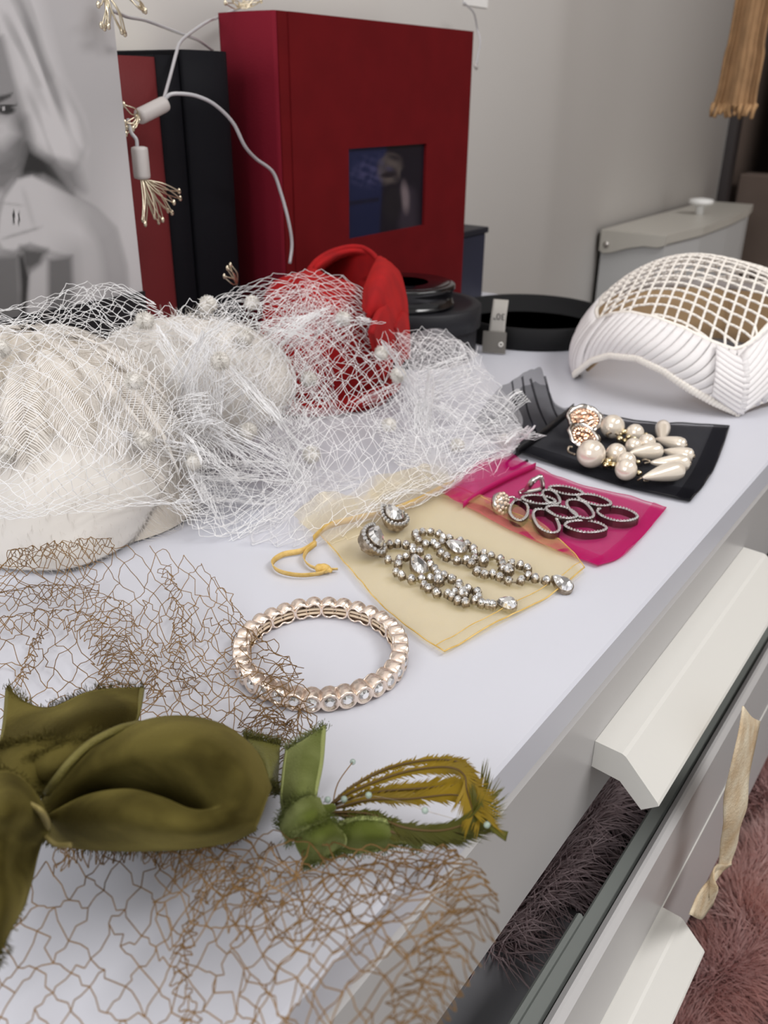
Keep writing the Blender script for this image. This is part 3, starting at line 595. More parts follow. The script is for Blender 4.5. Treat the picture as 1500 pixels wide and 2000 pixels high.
def hit_ell(x, y, c, a, ex, ey, k):
    d = ray(x, y); d = d / np.linalg.norm(d); o = CP - c; q = lambda v: np.array([v @ ex / a[0], v @ ey / a[1], v[2] / a[2]]) / k
    dd, oo = q(d), q(o); A_, B_, C_ = dd @ dd, 2 * dd @ oo, oo @ oo - 1; D = B_ * B_ - 4 * A_ * C_
    if D < 0: return None
    p = CP + d * ((-B_ - math.sqrt(D)) / (2 * A_)); return p if p[2] > 0.001 else None
EX, EY = np.array([1.0, 0, 0]), np.array([0, 1.0, 0])
def PS(x, y, z, lift=1.06):
    best = P(x, y, z)
    for h in (hit_ell(x, y, HC, HA, hx_, hy_, lift), hit_ell(x, y, TC, TA, EX, EY, lift), hit_ell(x, y, P(370, 750, 0.050), (0.058, 0.038, 0.037), hx_, hy_, lift)):
        if h is not None and np.linalg.norm(h - CP) < np.linalg.norm(best - CP): best = h
    return best
# the larger smooth flap of feathers at the front edge
fl_ = patch([[PS(x, y, z, 0.97) for x, y, z in r] for r in [[(-60, 860, .040), (60, 850, .042), (180, 845, .042), (280, 850, .040), (345, 860, .030)], [(-70, 990, .026), (60, 995, .030), (170, 990, .028), (260, 975, .026), (318, 950, .022)], [(-60, 1070, .008), (50, 1075, .012), (150, 1070, .012), (235, 1045, .010), (290, 1005, .010)], [(-40, 1100, .002), (50, 1112, .002), (140, 1108, .003), (215, 1080, .003), (262, 1048, .004)]]], 8, 8)
mk('front_flap', sheet(fl_, 0.0015), M_FTH, fh)
A = []; B = []; r_ = np.random.default_rng(5)
NF = 2600; u = r_.uniform(0.0, 1, NF); v = r_.uniform(0, 1, NF); v[:700] = 1; u[:700] = r_.uniform(0.2, 1, 700); v[700:1200] = r_.uniform(0.9, 1, 500)
a = sample(fl_, u, v); b = sample(fl_, u + 0.10, v + 0.02); d = b - a; d /= np.linalg.norm(d, axis=1)[:, None] + 1e-9; Ls = r_.uniform(0.003, 0.009, NF)[:, None]
A = a + np.array([0, 0, 0.0006]); B = A + d * Ls + r_.normal(size=a.shape) * 0.0011 + np.array([0, 0, 0.0006]); B[:700] += np.array([0.004, 0.0, 0]) * r_.uniform(0.3, 1, 700)[:, None]
th = r_.uniform(0, 6.283, 5000); ph = np.arcsin(r_.uniform(0.02, 1, 5000)); a2 = np.array([hat_pt(x, y, 1.0) for x, y in zip(th, ph)]); b2 = np.array([hat_pt(x + 0.15 * math.sin(7 * x), max(0.0, y - 0.13), 1.02) for x, y in zip(th, ph)])
A = np.concatenate([A, a2]); B = np.concatenate([B, a2 + (b2 - a2) * r_.uniform(0.3, 0.9, 5000)[:, None] + r_.normal(size=a2.shape) * 0.0014]); B[:, 2] = np.maximum(B[:, 2], 0.0004); A[:, 2] = np.maximum(A[:, 2], 0.0004)
mk('down_fuzz', segs_mesh(A, B, 0.00016, 0.00004), M_FTH, fh, kind='stuff')

PC = P(370, 750, 0.050); PA = (0.058, 0.038, 0.037)
S = np.array([[PC + hx_ * PA[0] * math.cos(p) * math.cos(t) + hy_ * PA[1] * math.cos(p) * math.sin(t) + np.array([0, 0, PA[2] * math.sin(p)]) for t in np.linspace(0, 2 * math.pi, 33)] for p in np.linspace(-1.5, 1.55, 18)]); S = S + gnormals(S) * (vnoise(S, 130, 3) * 0.0012)[..., None]
pu = mk('feather_puff', (S.reshape(-1, 3), grid_faces(18, 33)), M_FTH, fh)
d_ = r_.normal(size=(3500, 3)); d_ /= np.linalg.norm(d_, axis=1)[:, None]; a_ = PC + hx_ * (d_[:, :1] * PA[0]) + hy_ * (d_[:, 1:2] * PA[1]) + np.array([0, 0, PA[2]]) * d_[:, 2:3]
mk('down_fuzz', segs_mesh(a_, a_ + (d_ + r_.normal(size=d_.shape) * 0.9) * 0.003, 0.00016, 0.00004), M_FTH, pu, kind='stuff')
# veil: draped net, laid over hat, turban and dresser top
W1 = [[(-70, 640, .085), (60, 605, .093), (180, 590, .097), (330, 602, .095), (470, 590, .092), (610, 560, .085)], [(-70, 720, .07), (90, 690, .082), (220, 690, .083), (350, 690, .080), (480, 680, .070), (620, 640, .065)], [(-70, 830, .05), (90, 790, .066), (220, 790, .064), (350, 795, .055), (480, 790, .045), (620, 760, .042)],
      [(-70, 930, .048), (90, 900, .056), (220, 900, .052), (350, 890, .032), (480, 890, .022), (620, 860, .022)], [(-70, 985, .036), (60, 980, .040), (180, 965, .036), (340, 975, .014), (470, 985, .008), (610, 950, .010)], [(-60, 1020, .030), (50, 1012, .033), (165, 1002, .031), (330, 985, .010), (420, 1052, .004), (560, 1020, .003)]]
W2 = [[(540, 610, .075), (660, 590, .075), (770, 650, .055), (850, 652, .046), (928, 692, .034)], [(560, 700, .050), (680, 700, .052), (790, 715, .042), (880, 740, .03), (965, 755, .026)], [(560, 800, .03), (680, 800, .034), (790, 815, .026), (890, 830, .018), (1018, 830, .018)], [(560, 910, .012), (680, 930, .014), (800, 940, .012), (900, 920, .008), (1000, 885, .010)], [(470, 1058, .003), (620, 1050, .006), (740, 1005, .009), (850, 965, .008), (925, 930, .004)]]
W3 = [[(400, 600, .080), (460, 560, .088), (530, 536, .090), (625, 526, .090), (700, 560, .080), (742, 610, .066)], [(400, 650, .068), (470, 610, .076), (560, 590, .080), (640, 590, .078), (710, 620, .066), (760, 660, .052)], [(400, 720, .055), (480, 690, .060), (580, 670, .062), (660, 680, .058), (730, 700, .048), (800, 700, .040)]]
W4 = [[(-30, 600, .098), (60, 588, .103), (110, 565, .106), (163, 554, .108), (172, 560, .105), (215, 556, .104), (300, 590, .098)], [(-30, 640, .092), (60, 630, .095), (120, 620, .097), (170, 610, .098), (210, 620, .096), (250, 620, .094), (330, 620, .092)], [(-30, 740, .07), (60, 720, .078), (120, 690, .08), (190, 680, .082), (240, 675, .083), (300, 675, .083), (380, 680, .078)]]
W5 = [[(800, 690, .044), (822, 660, .049), (862, 652, .048), (900, 668, .042), (930, 690, .034)], [(806, 720, .036), (830, 700, .040), (868, 700, .038), (900, 705, .034), (925, 715, .028)], [(830, 760, .026), (845, 740, .03), (872, 735, .03), (895, 740, .026), (918, 748, .022)]]
def veil(rows, nu, nv, seed, amp=0.004, f=55, lift=1.06, dz=0.0, r=0.00017, jit=0.5, **k):
    S = patch([[PS(x, y, z, lift) for x, y, z in row] for row in rows], 14, 12)
    n = vnoise(S, f, seed); n2 = vnoise(S, f * 2.2, seed + 9); S = S + gnormals(S) * ((n + 0.5 * n2) * amp)[..., None]; S[..., 2] += dz
    return net_lines(S, nu, nv, jit=jit, seed=seed, **k)
def clear_of(Q):
    """keep the cloth outside the hat, the turban and the picture board"""
    Q = Q.copy()
    for c, a, ex, ey, k in ((HC, HA, hx_, hy_, 1.02), (PC, PA, hx_, hy_, 1.03), (TC, TA, EX, EY, 1.06)):
        d = Q - c; q = np.sqrt((d @ ex / a[0]) ** 2 + (d @ ey / a[1]) ** 2 + (d[:, 2] / a[2]) ** 2); f = np.where(q < k, k / np.maximum(q, 0.3), 1.0); Q = c + d * f[:, None]
    Q[:, 1] = np.where((Q[:, 0] < 0.36) & (Q[:, 1] > 0.4365), 0.4365, Q[:, 1]); return Q
def net_obj(name, parts, r, m, parent, label):
    A = np.concatenate([p[0] for p in parts]); B = np.concatenate([p[1] for p in parts]); A, B = clear_of(A), clear_of(B); return mk(name, segs_mesh(A, B, r), m, parent, kind='stuff', label=label)
L1, L2, L3, L4 = W1, W2, W3, W4
R1 = [r[3:] for r in W1]                                       # where the net bunches, right of the feather hat
net_obj('veil', [veil(L1, 11, 34, 1, 0.003, lift=1.10, jit=0.3), veil([r[:4] for r in W1[1:]], 9, 18, 44, 0.004, lift=1.14, jit=0.4), veil(R1, 12, 16, 2, 0.008, 40, lift=1.10, dz=0.002, jit=0.5), veil(R1, 9, 20, 45, 0.010, 45, lift=1.12, jit=0.5), veil(R1, 14, 12, 46, 0.010, 35, lift=1.08, jit=0.5),
    veil(L2, 12, 28, 3, 0.006, jit=0.35), veil(L2, 10, 32, 4, 0.008, 40, dz=0.003, jit=0.4), veil(W2[1:], 11, 24, 12, 0.010, 50, dz=0.001, jit=0.5), veil([r[2:] for r in W2], 15, 13, 47, 0.009, 60, dz=0.002, jit=0.5),
    veil(L3, 9, 20, 5, 0.003, jit=0.4), veil(L3, 8, 22, 6, 0.005, lift=1.08, jit=0.5), veil(L4, 6, 18, 7, 0.004, lift=1.04, jit=0.5), veil(L4, 7, 15, 8, 0.006, lift=1.08, jit=0.6), veil(W5, 5, 12, 9, 0.002), veil(W5, 5, 10, 10, 0.004)], 0.00015, M_VEIL, fh, 'fine white birdcage netting')
def crumple(rows, seed, n, amp, nu, nv):
    """tight folds of the net: long narrow strips"""
    out = []
    S = patch([[PS(x, y, z, 1.10) for x, y, z in row] for row in rows], 14, 12); r = np.random.default_rng(seed)
    for i in range(n):
        u0, v0 = r.uniform(0, 1, 2); du, dv = r.normal(0, 0.22, 2); t = np.linspace(0, 1, 9)
        c = sample(S, u0 + du * t + 0.03 * np.sin(t * 7 + i), v0 + dv * t + 0.03 * np.cos(t * 5 + i)); wv = r.normal(size=3) * amp
        G = np.stack([c - wv, c + wv * 0.1 + r.normal(size=3) * 0.002 + np.array([0, 0, 0.004]), c + wv], 1); out.append(net_lines(patch(G, 2, 4), nv, nu, jit=0.4, seed=seed * 100 + i, bow=0.07))
    return out
net_obj('veil_folds', crumple(W1[2:5], 21, 2, 0.010, 5, 14) + crumple([r[3:] for r in W1[1:5]], 25, 26, 0.016, 5, 12) + crumple([r[2:] for r in W2[1:4]], 22, 12, 0.016, 5, 12) + crumple(W3[1:], 23, 3, 0.013, 5, 12), 0.00014, M_VEIL, fh, 'bunched folds of white netting')
def tulle(rows, seed, amp, lift, dz=0.0):
    S = patch([[PS(x, y, z, lift) for x, y, z in row] for row in rows], 8, 8); S = S + gnormals(S) * (vnoise(S, 60, seed) * amp)[..., None]; S[..., 2] = np.maximum(S[..., 2] + dz, 0.0012); return S.reshape(-1, 3), grid_faces(*S.shape[:2])
mk('tulle_layer', tulle(W2[2:], 31, 0.004, 1.03), M_TULLE, fh); mk('tulle_layer', tulle([r[2:] for r in W2[:4]], 32, 0.006, 1.05, 0.002), M_TULLE, fh)

# chenille dots
r_ = np.random.default_rng(9); d = r_.normal(size=(420, 3)); d /= np.linalg.norm(d, axis=1)[:, None]
V0, F0 = lathe([(0.0004, -0.0033), (0.0024, -0.0031), (0.0034, -0.0017), (0.0028, 0.0), (0.0034, 0.0017), (0.0024, 0.0031), (0.0004, 0.0033)], (0, 0, 0), 14)
Vs, Fs = segs_mesh(d * 0.0026, d * 0.0043 + r_.normal(size=d.shape) * 0.0003, 0.00022, 0.00008); nV = len(V0)
dm = mesh_data('chenille_dot', np.concatenate([np.array(V0), Vs]), list(F0) + [tuple(f + nV) for f in Fs], mat('white_chenille', srgb(242, 238, 232), 0.9, thin=0.2))
for x, y, z in ((375, 901, .034), (280, 859, .05), (430, 706, .08), (406, 595, .092), (492, 591, .088), (283, 627, .094), (670, 623, .07), (745, 690, .052), (778, 733, .042), (478, 657, .078), (603, 741, .05), (985, 862, .012), (893, 871, .014), (8, 886, .045), (0, 682, .085), (608, 888, .02), (485, 842, .04), (760, 830, .026), (262, 745, .08)):
    p = PS(x, y, z, 1.12); inst('chenille_dot', dm, fh, p, Matrix.Rotation(random.uniform(0, 3), 3, 'Z') @ Matrix.Rotation(random.uniform(0.6, 1.6), 3, 'X'), random.uniform(1.0, 1.2))

# ================================================================== organza bags
def bag(rows, seed, amp, dz, nu=8, nv=8, floor=0.0006):
    S = patch(pgrid(rows), nu, nv); n = vnoise(S, 150, seed) + 0.6 * vnoise(S, 330, seed + 1); S[..., 2] = np.maximum(S[..., 2] + n * amp + dz, floor); return S
def sheer_mesh(S): return S.reshape(-1, 3), grid_faces(*S.shape[:2])
def edge_tube(S, which, r, m, parent, name='hem'):
    c = {'end': S[-1], 'start': S[0], 'left': S[:, 0], 'right': S[:, -1]}[which]; mk(name, tube(c, r, 5), m, parent)
def ribbon(pts, wdt, n=8, twist=0.0):
    c = crom(np.array(pts), n); T = np.gradient(c, axis=0); rows = []
    for i, (p, t) in enumerate(zip(c, T)):
        a = twist * i / len(c); s_ = norm(np.cross(t, [0, 0, 1.0])); d = np.array([0, 0, 1.0]) * math.cos(a) + s_ * math.sin(a); rows.append([p - d * wdt / 2, p, p + d * wdt / 2])
    S = np.array(rows); S[..., 2] += max(0, 0.0008 - S[..., 2].min()); return sheet(S, 0.0004)
def zz(rows, z): return [[(x, y, z) if len(q) == 2 else (x, y, q[2]) for q in r for x, y in [q[:2]]] for r in rows]

M_GOLD = sheer('gold_organza', srgb(250, 228, 158), 0.22, srgb(255, 232, 170), 1500, 0.12); M_GOLDR = mat('gold_ribbon', srgb(206, 168, 84), 0.4, sheen=0.4, bump=0.4, bscale=1500, c2=srgb(226, 192, 120), vscale=200)
gb = thing('organza_bag', 'sheer gold organza pouch with ruffled mouth, under the long rhinestone earrings', 'pouch', tuple(P(880, 1120)), 'organza pouches along the dresser front')
GB = zz([[(622, 1040), (690, 1016), (760, 1000), (825, 975), (885, 950)], [(665, 1090), (740, 1060), (815, 1040), (890, 1010), (970, 985)], [(735, 1170), (810, 1130), (890, 1095), (970, 1060), (1055, 1030)], [(800, 1228), (880, 1185), (960, 1140), (1040, 1100), (1110, 1070)], [(868, 1274), (940, 1235), (1010, 1198), (1080, 1158), (1141, 1113)]], 0.0022)
lo = bag(GB, 41, 0.0003, -0.0012); mk('back_panel', sheer_mesh(lo), M_GOLD, gb)
hi = bag(GB, 42, 0.0007, 0.0004, floor=0.0016); mk('front_panel', sheer_mesh(hi), M_GOLD, gb)
edge_tube(hi, 'end', 0.00035, M_GOLDR, gb); edge_tube(hi, 'left', 0.0003, M_GOLDR, gb); edge_tube(hi, 'right', 0.0003, M_GOLDR, gb); edge_tube(hi[:-2], 'end', 0.00022, M_GOLDR, gb, 'seam')
mk('side_fold', sheer_mesh(bag(zz([[(850, 962), (890, 955), (930, 965)], [(930, 985), (985, 985), (1010, 990)], [(1000, 1020), (1060, 1025), (1080, 1040)], [(1080, 1075), (1110, 1072), (1140, 1108)]], 0.0045), 47, 0.0012, 0, floor=0.002)), M_GOLD, gb)
for rows, sd in (([[(622, 1040, .003), (690, 1016, .004), (760, 1000, .004), (825, 975, .004), (885, 950, .003)], [(594, 1022, .010), (648, 985, .016), (715, 980, .010), (790, 948, .017), (878, 930, .008)], [(572, 1004, .009), (636, 958, .022), (706, 966, .010), (792, 915, .022), (868, 905, .006)]], 43), ([[(622, 1042, .002), (690, 1018, .003), (760, 1002, .003), (825, 977, .003), (885, 952, .002)], [(600, 1030, .004), (670, 990, .006), (740, 960, .012), (800, 950, .006), (890, 935, .005)], [(580, 1020, .003), (690, 958, .006), (752, 925, .016), (830, 920, .006), (905, 925, .004)]], 44)):
    mk('ruffle', sheer_mesh(bag(rows, sd, 0.0012, 0, 8, 10)), M_GOLD, gb)
mk('drawstring', ribbon([P(*q) for q in ((612, 1052, .004), (640, 1028, .005), (690, 1014, .005), (760, 998, .006), (820, 975, .006), (868, 950, .006), (905, 936, .004))], 0.0035, 6), M_GOLDR, gb)
mk('tie', ribbon([P(*q) for q in ((616, 1060, .003), (590, 1076, .0022), (552, 1084, .002), (532, 1100, .002), (545, 1116, .002), (585, 1124, .002), (628, 1120, .002), (640, 1110, .002))], 0.0028, 8, 0.6), M_GOLDR, gb)
mk('tie', ribbon([P(*q) for q in ((618, 1062, .003), (600, 1076, .002), (594, 1092, .002), (606, 1106, .002), (628, 1112, .002), (660, 1112, .002))], 0.0026, 8, 0.8), M_GOLDR, gb)
mk('tie_knot', tube(crom([P(616, 1114, .002), P(628, 1110, .0028), P(640, 1112, .0025), P(648, 1116, .002)], 4), [0.0012, 0.002, 0.0024, 0.0024, 0.0022, 0.0024, 0.0024, 0.0022, 0.002, 0.0016, 0.0012, 0.001, 0.0008], 8), M_GOLDR, gb)

M_MAG = sheer('magenta_organza', srgb(214, 16, 122), 0.46, srgb(255, 120, 190), 1500, 0.06); M_MAGR = mat('magenta_seam', srgb(176, 8, 92), 0.5)
mg = thing('organza_bag', 'sheer magenta organza pouch lying between the gold and the black pouch', 'pouch', tuple(P(1100, 1000)), 'organza pouches along the dresser front')
MG = zz([[(905, 985), (950, 955), (1000, 930), (1045, 912)], [(990, 1030), (1040, 995), (1090, 965), (1130, 945)], [(1085, 1072), (1130, 1030), (1180, 990), (1220, 968)], [(1168, 1104), (1215, 1085), (1260, 1040), (1301, 992)]], 0.0016)
lo = bag(MG, 51, 0.0002, -0.0008); mk('back_panel', sheer_mesh(lo), M_MAG, mg); hi = bag(MG, 52, 0.0006, 0.0003, floor=0.0012); mk('front_panel', sheer_mesh(hi), M_MAG, mg)
edge_tube(hi, 'end', 0.0003, M_MAGR, mg); edge_tube(hi, 'left', 0.0003, M_MAGR, mg); edge_tube(hi, 'right', 0.0002, M_MAGR, mg)
mk('hem_band', sheer_mesh(bag(zz([[(1150, 1097), (1192, 1072), (1238, 1028), (1276, 982)], [(1168, 1104), (1215, 1085), (1260, 1040), (1301, 992)]], 0.0022), 53, 0.0003, 0)), M_MAG, mg)
mk('side_band', sheer_mesh(bag(zz([[(905, 986), (990, 1031), (1085, 1073), (1168, 1104)], [(935, 985), (1010, 1010), (1095, 1052), (1180, 1088)]], 0.0022), 54, 0.0003, 0)), M_MAG, mg)
mk('ruffle', sheer_mesh(bag([[(905, 985, .003), (950, 955, .004), (1000, 930, .004), (1045, 912, .003)], [(880, 972, .005), (925, 940, .008), (970, 905, .009), (1015, 895, .005)], [(860, 958, .003), (900, 925, .008), (945, 895, .011), (985, 879, .004)]], 55, 0.001, 0)), M_MAG, mg)
mk('ruffle', sheer_mesh(bag([[(905, 986, .002), (950, 957, .003), (1000, 932, .003), (1045, 914, .002)], [(885, 978, .002), (930, 945, .005), (960, 915, .006), (1010, 898, .003)], [(865, 966, .002), (905, 940, .004), (940, 910, .009), (975, 890, .003)]], 56, 0.001, 0)), M_MAG, mg)
mk('drawstring', ribbon([P(*q) for q in ((905, 986, .004), (950, 956, .005), (1000, 930, .005), (1046, 910, .004))], 0.004, 6), M_MAGR, mg)

M_BLK = sheer('black_organza', srgb(26, 26, 32), 0.50, srgb(90, 90, 110), 1500, 0.05); M_BLKR = mat('black_seam', srgb(16, 16, 20), 0.5)
bb = thing('organza_bag', 'sheer black organza pouch with fanned mouth, under the pearl earrings', 'pouch', tuple(P(1200, 880)), 'organza pouches along the dresser front')
BB = zz([[(1010, 882, .003), (1045, 855, .006), (1085, 825, .008), (1118, 798, .006)], [(1110, 915), (1150, 880), (1200, 845), (1240, 822)], [(1230, 952), (1270, 910), (1310, 865), (1345, 828)], [(1348, 978), (1385, 930), (1408, 880), (1424, 831)]], 0.0016)
lo = bag(BB, 61, 0.0002, -0.0009); mk('back_panel', sheer_mesh(lo), M_BLK, bb); hi = bag(BB, 62, 0.0006, 0.0003, floor=0.0012); mk('front_panel', sheer_mesh(hi), M_BLK, bb)
for e in ('end', 'left', 'right'): edge_tube(hi, e, 0.0005, M_BLKR, bb)
mk('hem_band', sheer_mesh(bag(zz([[(1318, 970), (1352, 922), (1376, 872), (1394, 830)], [(1348, 978), (1385, 930), (1408, 880), (1424, 831)]], 0.0022), 63, 0.0003, 0)), M_BLK, bb)
mk('side_band', sheer_mesh(bag(zz([[(1012, 882), (1110, 916), (1230, 953), (1348, 978)], [(1035, 868), (1130, 900), (1245, 932), (1358, 955)]], 0.0024), 64, 0.0004, 0)), M_BLK, bb)
for sd, rows in ((65, [[(1010, 882, .003), (1045, 855, .006), (1085, 825, .008), (1118, 798, .006)], [(985, 868, .003), (1012, 838, .011), (1050, 806, .016), (1082, 786, .010)], [(925, 834, .004), (958, 770, .022), (1010, 738, .026), (1056, 713, .024)]]), (66, [[(1010, 884, .002), (1045, 857, .004), (1085, 827, .006), (1118, 800, .004)], [(990, 872, .002), (1020, 850, .006), (1055, 815, .012), (1084, 790, .006)], [(930, 840, .002), (975, 800, .010), (1020, 755, .018), (1070, 750, .010)]])):
    mk('ruffle', sheer_mesh(bag(rows, sd, 0.0016, 0, 8, 10)), M_BLK, bb)
for k, (a, b, c) in enumerate((((1035, 862, .006), (1012, 815, .016), (1000, 745, .026)), ((1050, 850, .008), (1030, 800, .018), (1020, 736, .027)), ((1070, 835, .009), (1052, 795, .018), (1036, 740, .026)), ((1090, 818, .009), (1078, 790, .014), (1064, 735, .022)))):
    mk('pleat', ribbon([P(*a), P(*b), P(*c)], 0.0016, 6, 0.5 + 0.3 * k), M_BLK, bb)
mk('drawstring', ribbon([P(*q) for q in ((1008, 884, .004), (1046, 856, .008), (1086, 825, .010), (1120, 796, .007))], 0.006, 6), M_BLKR, bb)
mk('tie', tube(crom([P(1010, 886, .002), P(990, 905, .0015), P(1000, 915, .0015), P(1030, 900, .002)], 6), 0.0009, 6), M_BLKR, bb)

# ================================================================== rhinestones
M_OLDS = mat('aged_silver', srgb(186, 174, 158), 0.32, metal=1.0, c2=srgb(130, 116, 100), vscale=500)
def gem_mat():
    m = mat('crystal_rhinestone', (0.9, 0.9, 0.92, 1), 0.04, metal=0.75); nt = m.node_tree; b = nt.nodes['Principled BSDF']
    g = nd(nt, 'ShaderNodeNewGeometry'); wn = nd(nt, 'ShaderNodeTexWhiteNoise', noise_dimensions='3D'); v = nd(nt, 'ShaderNodeVectorMath', operation='SNAP'); v.inputs[1].default_value = (0.13, 0.13, 0.13)
    nt.links.new(g.outputs['True Normal'], v.inputs[0]); nt.links.new(v.outputs[0], wn.inputs['Vector'])
    r = nd(nt, 'ShaderNodeValToRGB'); r.color_ramp.elements[0].color = (0.35, 0.34, 0.33, 1); r.color_ramp.elements[1].color = (1, 1, 1, 1); r.color_ramp.elements[1].position = 0.6
    nt.links.new(wn.outputs['Value'], r.inputs[0]); nt.links.new(r.outputs[0], b.inputs['Base Color']); return m
M_GEM = gem_mat()
def cup_mesh(r=0.0019, h=0.0027):
    mb = MB(); mb.add(lathe([(r * 0.86, 0), (r, h * 0.3), (r, h * 0.8), (r * 0.9, h), (r * 0.5, h * 0.9)], (0, 0, 0), 10))
    for k in range(4):
        a = math.pi / 4 + k * math.pi / 2; mb.add(tube([(r * 0.95 * math.cos(a), r * 0.95 * math.sin(a), 0), (r * 1.02 * math.cos(a), r * 1.02 * math.sin(a), h), (r * 0.72 * math.cos(a), r * 0.72 * math.sin(a), h * 1.28)], 0.00028, 4))
    return mesh_data('stone_setting', *mb.get(), M_OLDS)
def gem_mesh(r=0.00185, z0=0.0024, z1=0.0042):
    n = 8; V = []; F = []
    for rr, zz_, o in ((r, z0, 0), (r * 0.78, z0 + (z1 - z0) * 0.6, 0.5), (r * 0.45, z1, 0)):
        V += [(rr * math.cos(2 * math.pi * (k + o) / n), rr * math.sin(2 * math.pi * (k + o) / n), zz_) for k in range(n)]
    for k in range(n):
        j = (k + 1) % n; F += [(k, j, n + k), (n + k, j, n + j), (n + k, n + j, 2 * n + j), (n + k, 2 * n + j, 2 * n + k)]
    F.append(tuple(range(2 * n, 3 * n))); return mesh_data('gem', V, F, M_GEM, False)
CUP, GEM = cup_mesh(), gem_mesh()
def stone(parent, p, s=1.0, tilt=0.25):
    R = Matrix.Rotation(random.uniform(0, 6.28), 3, 'Z') @ Matrix.Rotation(random.uniform(-tilt, tilt), 3, 'X') @ Matrix.Rotation(random.uniform(-tilt, tilt), 3, 'Y')
    o = inst('stone_setting', CUP, parent, p, R, s); g = bpy.data.objects.new('gem', GEM); COL.objects.link(g); g.parent = o; return o
def tear_outline(L, W, n=28):
    """teardrop with its point at -x"""
    return [((-0.5 + 0.5 * (1 - math.cos(t))) * L if False else L * 0.5 * -math.cos(t), W * 0.5 * math.sin(t) * math.sin(t / 2) ** 0.9 * 1.12) for t in np.linspace(0, 2 * math.pi, n, endpoint=False)]
def tear(L, W, z0, z1, zg):
    o = tear_outline(L, W); n = len(o); rim = extrude_poly([(x * 1.06, y * 1.08) for x, y in o], z0, z1)
    V = [(x, y, z1 - 0.0001) for x, y in o]; F = []; inn = [(x * 0.78 + 0.02 * L, y * 0.74, zg * 0.75 + z1 * 0.25) for x, y in o][::2]; top = [(x * 0.42 + 0.06 * L, y * 0.4, zg) for x, y in o][::4]
    m = n // 2; q = n // 4; V += inn + top
    for k in range(m):
        F += [(2 * k, 2 * k + 1, n + k), (2 * k + 1, (2 * k + 2) % n, n + (k + 1) % m), (2 * k + 1, n + (k + 1) % m, n + k)]
    for k in range(q):
        F += [(n + 2 * k, n + 2 * k + 1, n + m + k), (n + 2 * k + 1, n + (2 * k + 2) % m, n + m + (k + 1) % q), (n + 2 * k + 1, n + m + (k + 1) % q, n + m + k)]
    F.append(tuple(n + m + k for k in range(q))); return rim, (V, F)
def tear_stone(parent, tip, end, W, z=0.0012, tilt=0.0, side=0.0, label=None):
    a, b = P(*tip, z + 0.002), P(*end, z + 0.002); c = (a + b) / 2; L = np.linalg.norm(b - a); rim, gm = tear(L, W, 0, 0.0026, 0.0052)
    x = norm(b - a); zz_ = norm(np.array([0, 0, 1.0]) + RT * side - _hd * tilt); R = frame_on(c, x, zz_); c = c.copy(); c[2] = z
    o = inst('drop_setting', mesh_data('drop_setting', *rim, M_OLDS, False), parent, c, R, label=label); g = bpy.data.objects.new('drop_gem', mesh_data('drop_gem', *gm, M_GEM, False)); COL.objects.link(g); g.parent = o
def links(parent, pts, lim=0.0075):
    A, B = [], []
    for i, p in enumerate(pts):
        d = sorted((np.linalg.norm(p - q_), j) for j, q_ in enumerate(pts) if j != i)
        for dist, j in d[:2]:
            if dist < lim: A.append(p + [0, 0, 0.0008]); B.append(pts[j] + np.array([0, 0, 0.0008]))
    mk('link_wire', segs_mesh(np.array(A), np.array(B), 0.00035), M_OLDS, parent)
def c1(x, y): return (690 + x / 6.25, 970 + y / 6.25)
def c2(x, y): return (890 + x / 6.25, 1020 + y / 6.25)
def long_earring(label, pos, small, big, tears, clip):
    e = thing('drop_earring', label, 'earring', tuple(P(*pos, 0.0018)), 'pair of long rhinestone earrings')
    pts = [P(x, y, 0.0048) - np.array([0, 0, 0.0028]) for x, y in small]; bp = [P(x, y, 0.0062) - np.array([0, 0, 0.0032]) for x, y in big]
    for p in pts: stone(e, p, random.uniform(0.92, 1.02))
    for p in bp: stone(e, p, 1.3, 0.1)
    links(e, pts + bp)
    for t in tears: tear_stone(e, *t)
    # clip: pointed dome with one large stone and a border of small ones
    (cx, cy), (ta, tb), side, L, W, lift = clip
    c = P(cx, cy, lift + 0.004); x = norm(P(*tb, lift) - P(*ta, lift)); nz = norm(np.array([0, 0, 1.0]) + RT * side - _hd * 0.15); R = frame_on(c, x, nz)
    ol = tear_outline(L, W); body = MB(); body.add(extrude_poly([(a * 0.9, b * 0.9) for a, b in ol], -0.0042, -0.001)); body.add(extrude_poly([(a * 1.12, b * 1.14) for a, b in ol], -0.0012, 0.0006))
    cb = inst('clip', mesh_data('clip', *body.get(), M_OLDS, False), e, c, R); rim, gm = tear(L * 0.74, W * 0.74, 0.0, 0.0022, 0.0052)
    for nm, vf, m_ in (('drop_setting', rim, M_OLDS), ('drop_gem', gm, M_GEM)):
        g = bpy.data.objects.new(nm, mesh_data(nm, *vf, m_, False)); COL.objects.link(g); g.parent = cb
    hb = MB()
    for a, b in tear_outline(L * 1.02, W * 1.02, 22): V, F = lathe([(0.0011, 0.0), (0.0011, 0.0009), (0.0005, 0.0016)], (a, b, 0.0004), 6); hb.add((V, F))
    g = bpy.data.objects.new('border_stones', mesh_data('border_stones', *hb.get(), M_GEM, False)); COL.objects.link(g); g.parent = cb; g['kind'] = 'stuff'
    h = MB(); h.add(tube(crom([(L * 0.3, 0, -0.004), (L * 0.1, 0, -0.0068), (-L * 0.25, 0, -0.0058)], 5), 0.0011, 6)); h.add(tube([(L * 0.3, -0.002, -0.004), (L * 0.3, 0.002, -0.004)], 0.0016, 8))
    g = bpy.data.objects.new('clip_hinge', mesh_data('clip_hinge', *h.get(), M_OLDS)); COL.objects.link(g); g.parent = cb
    return e
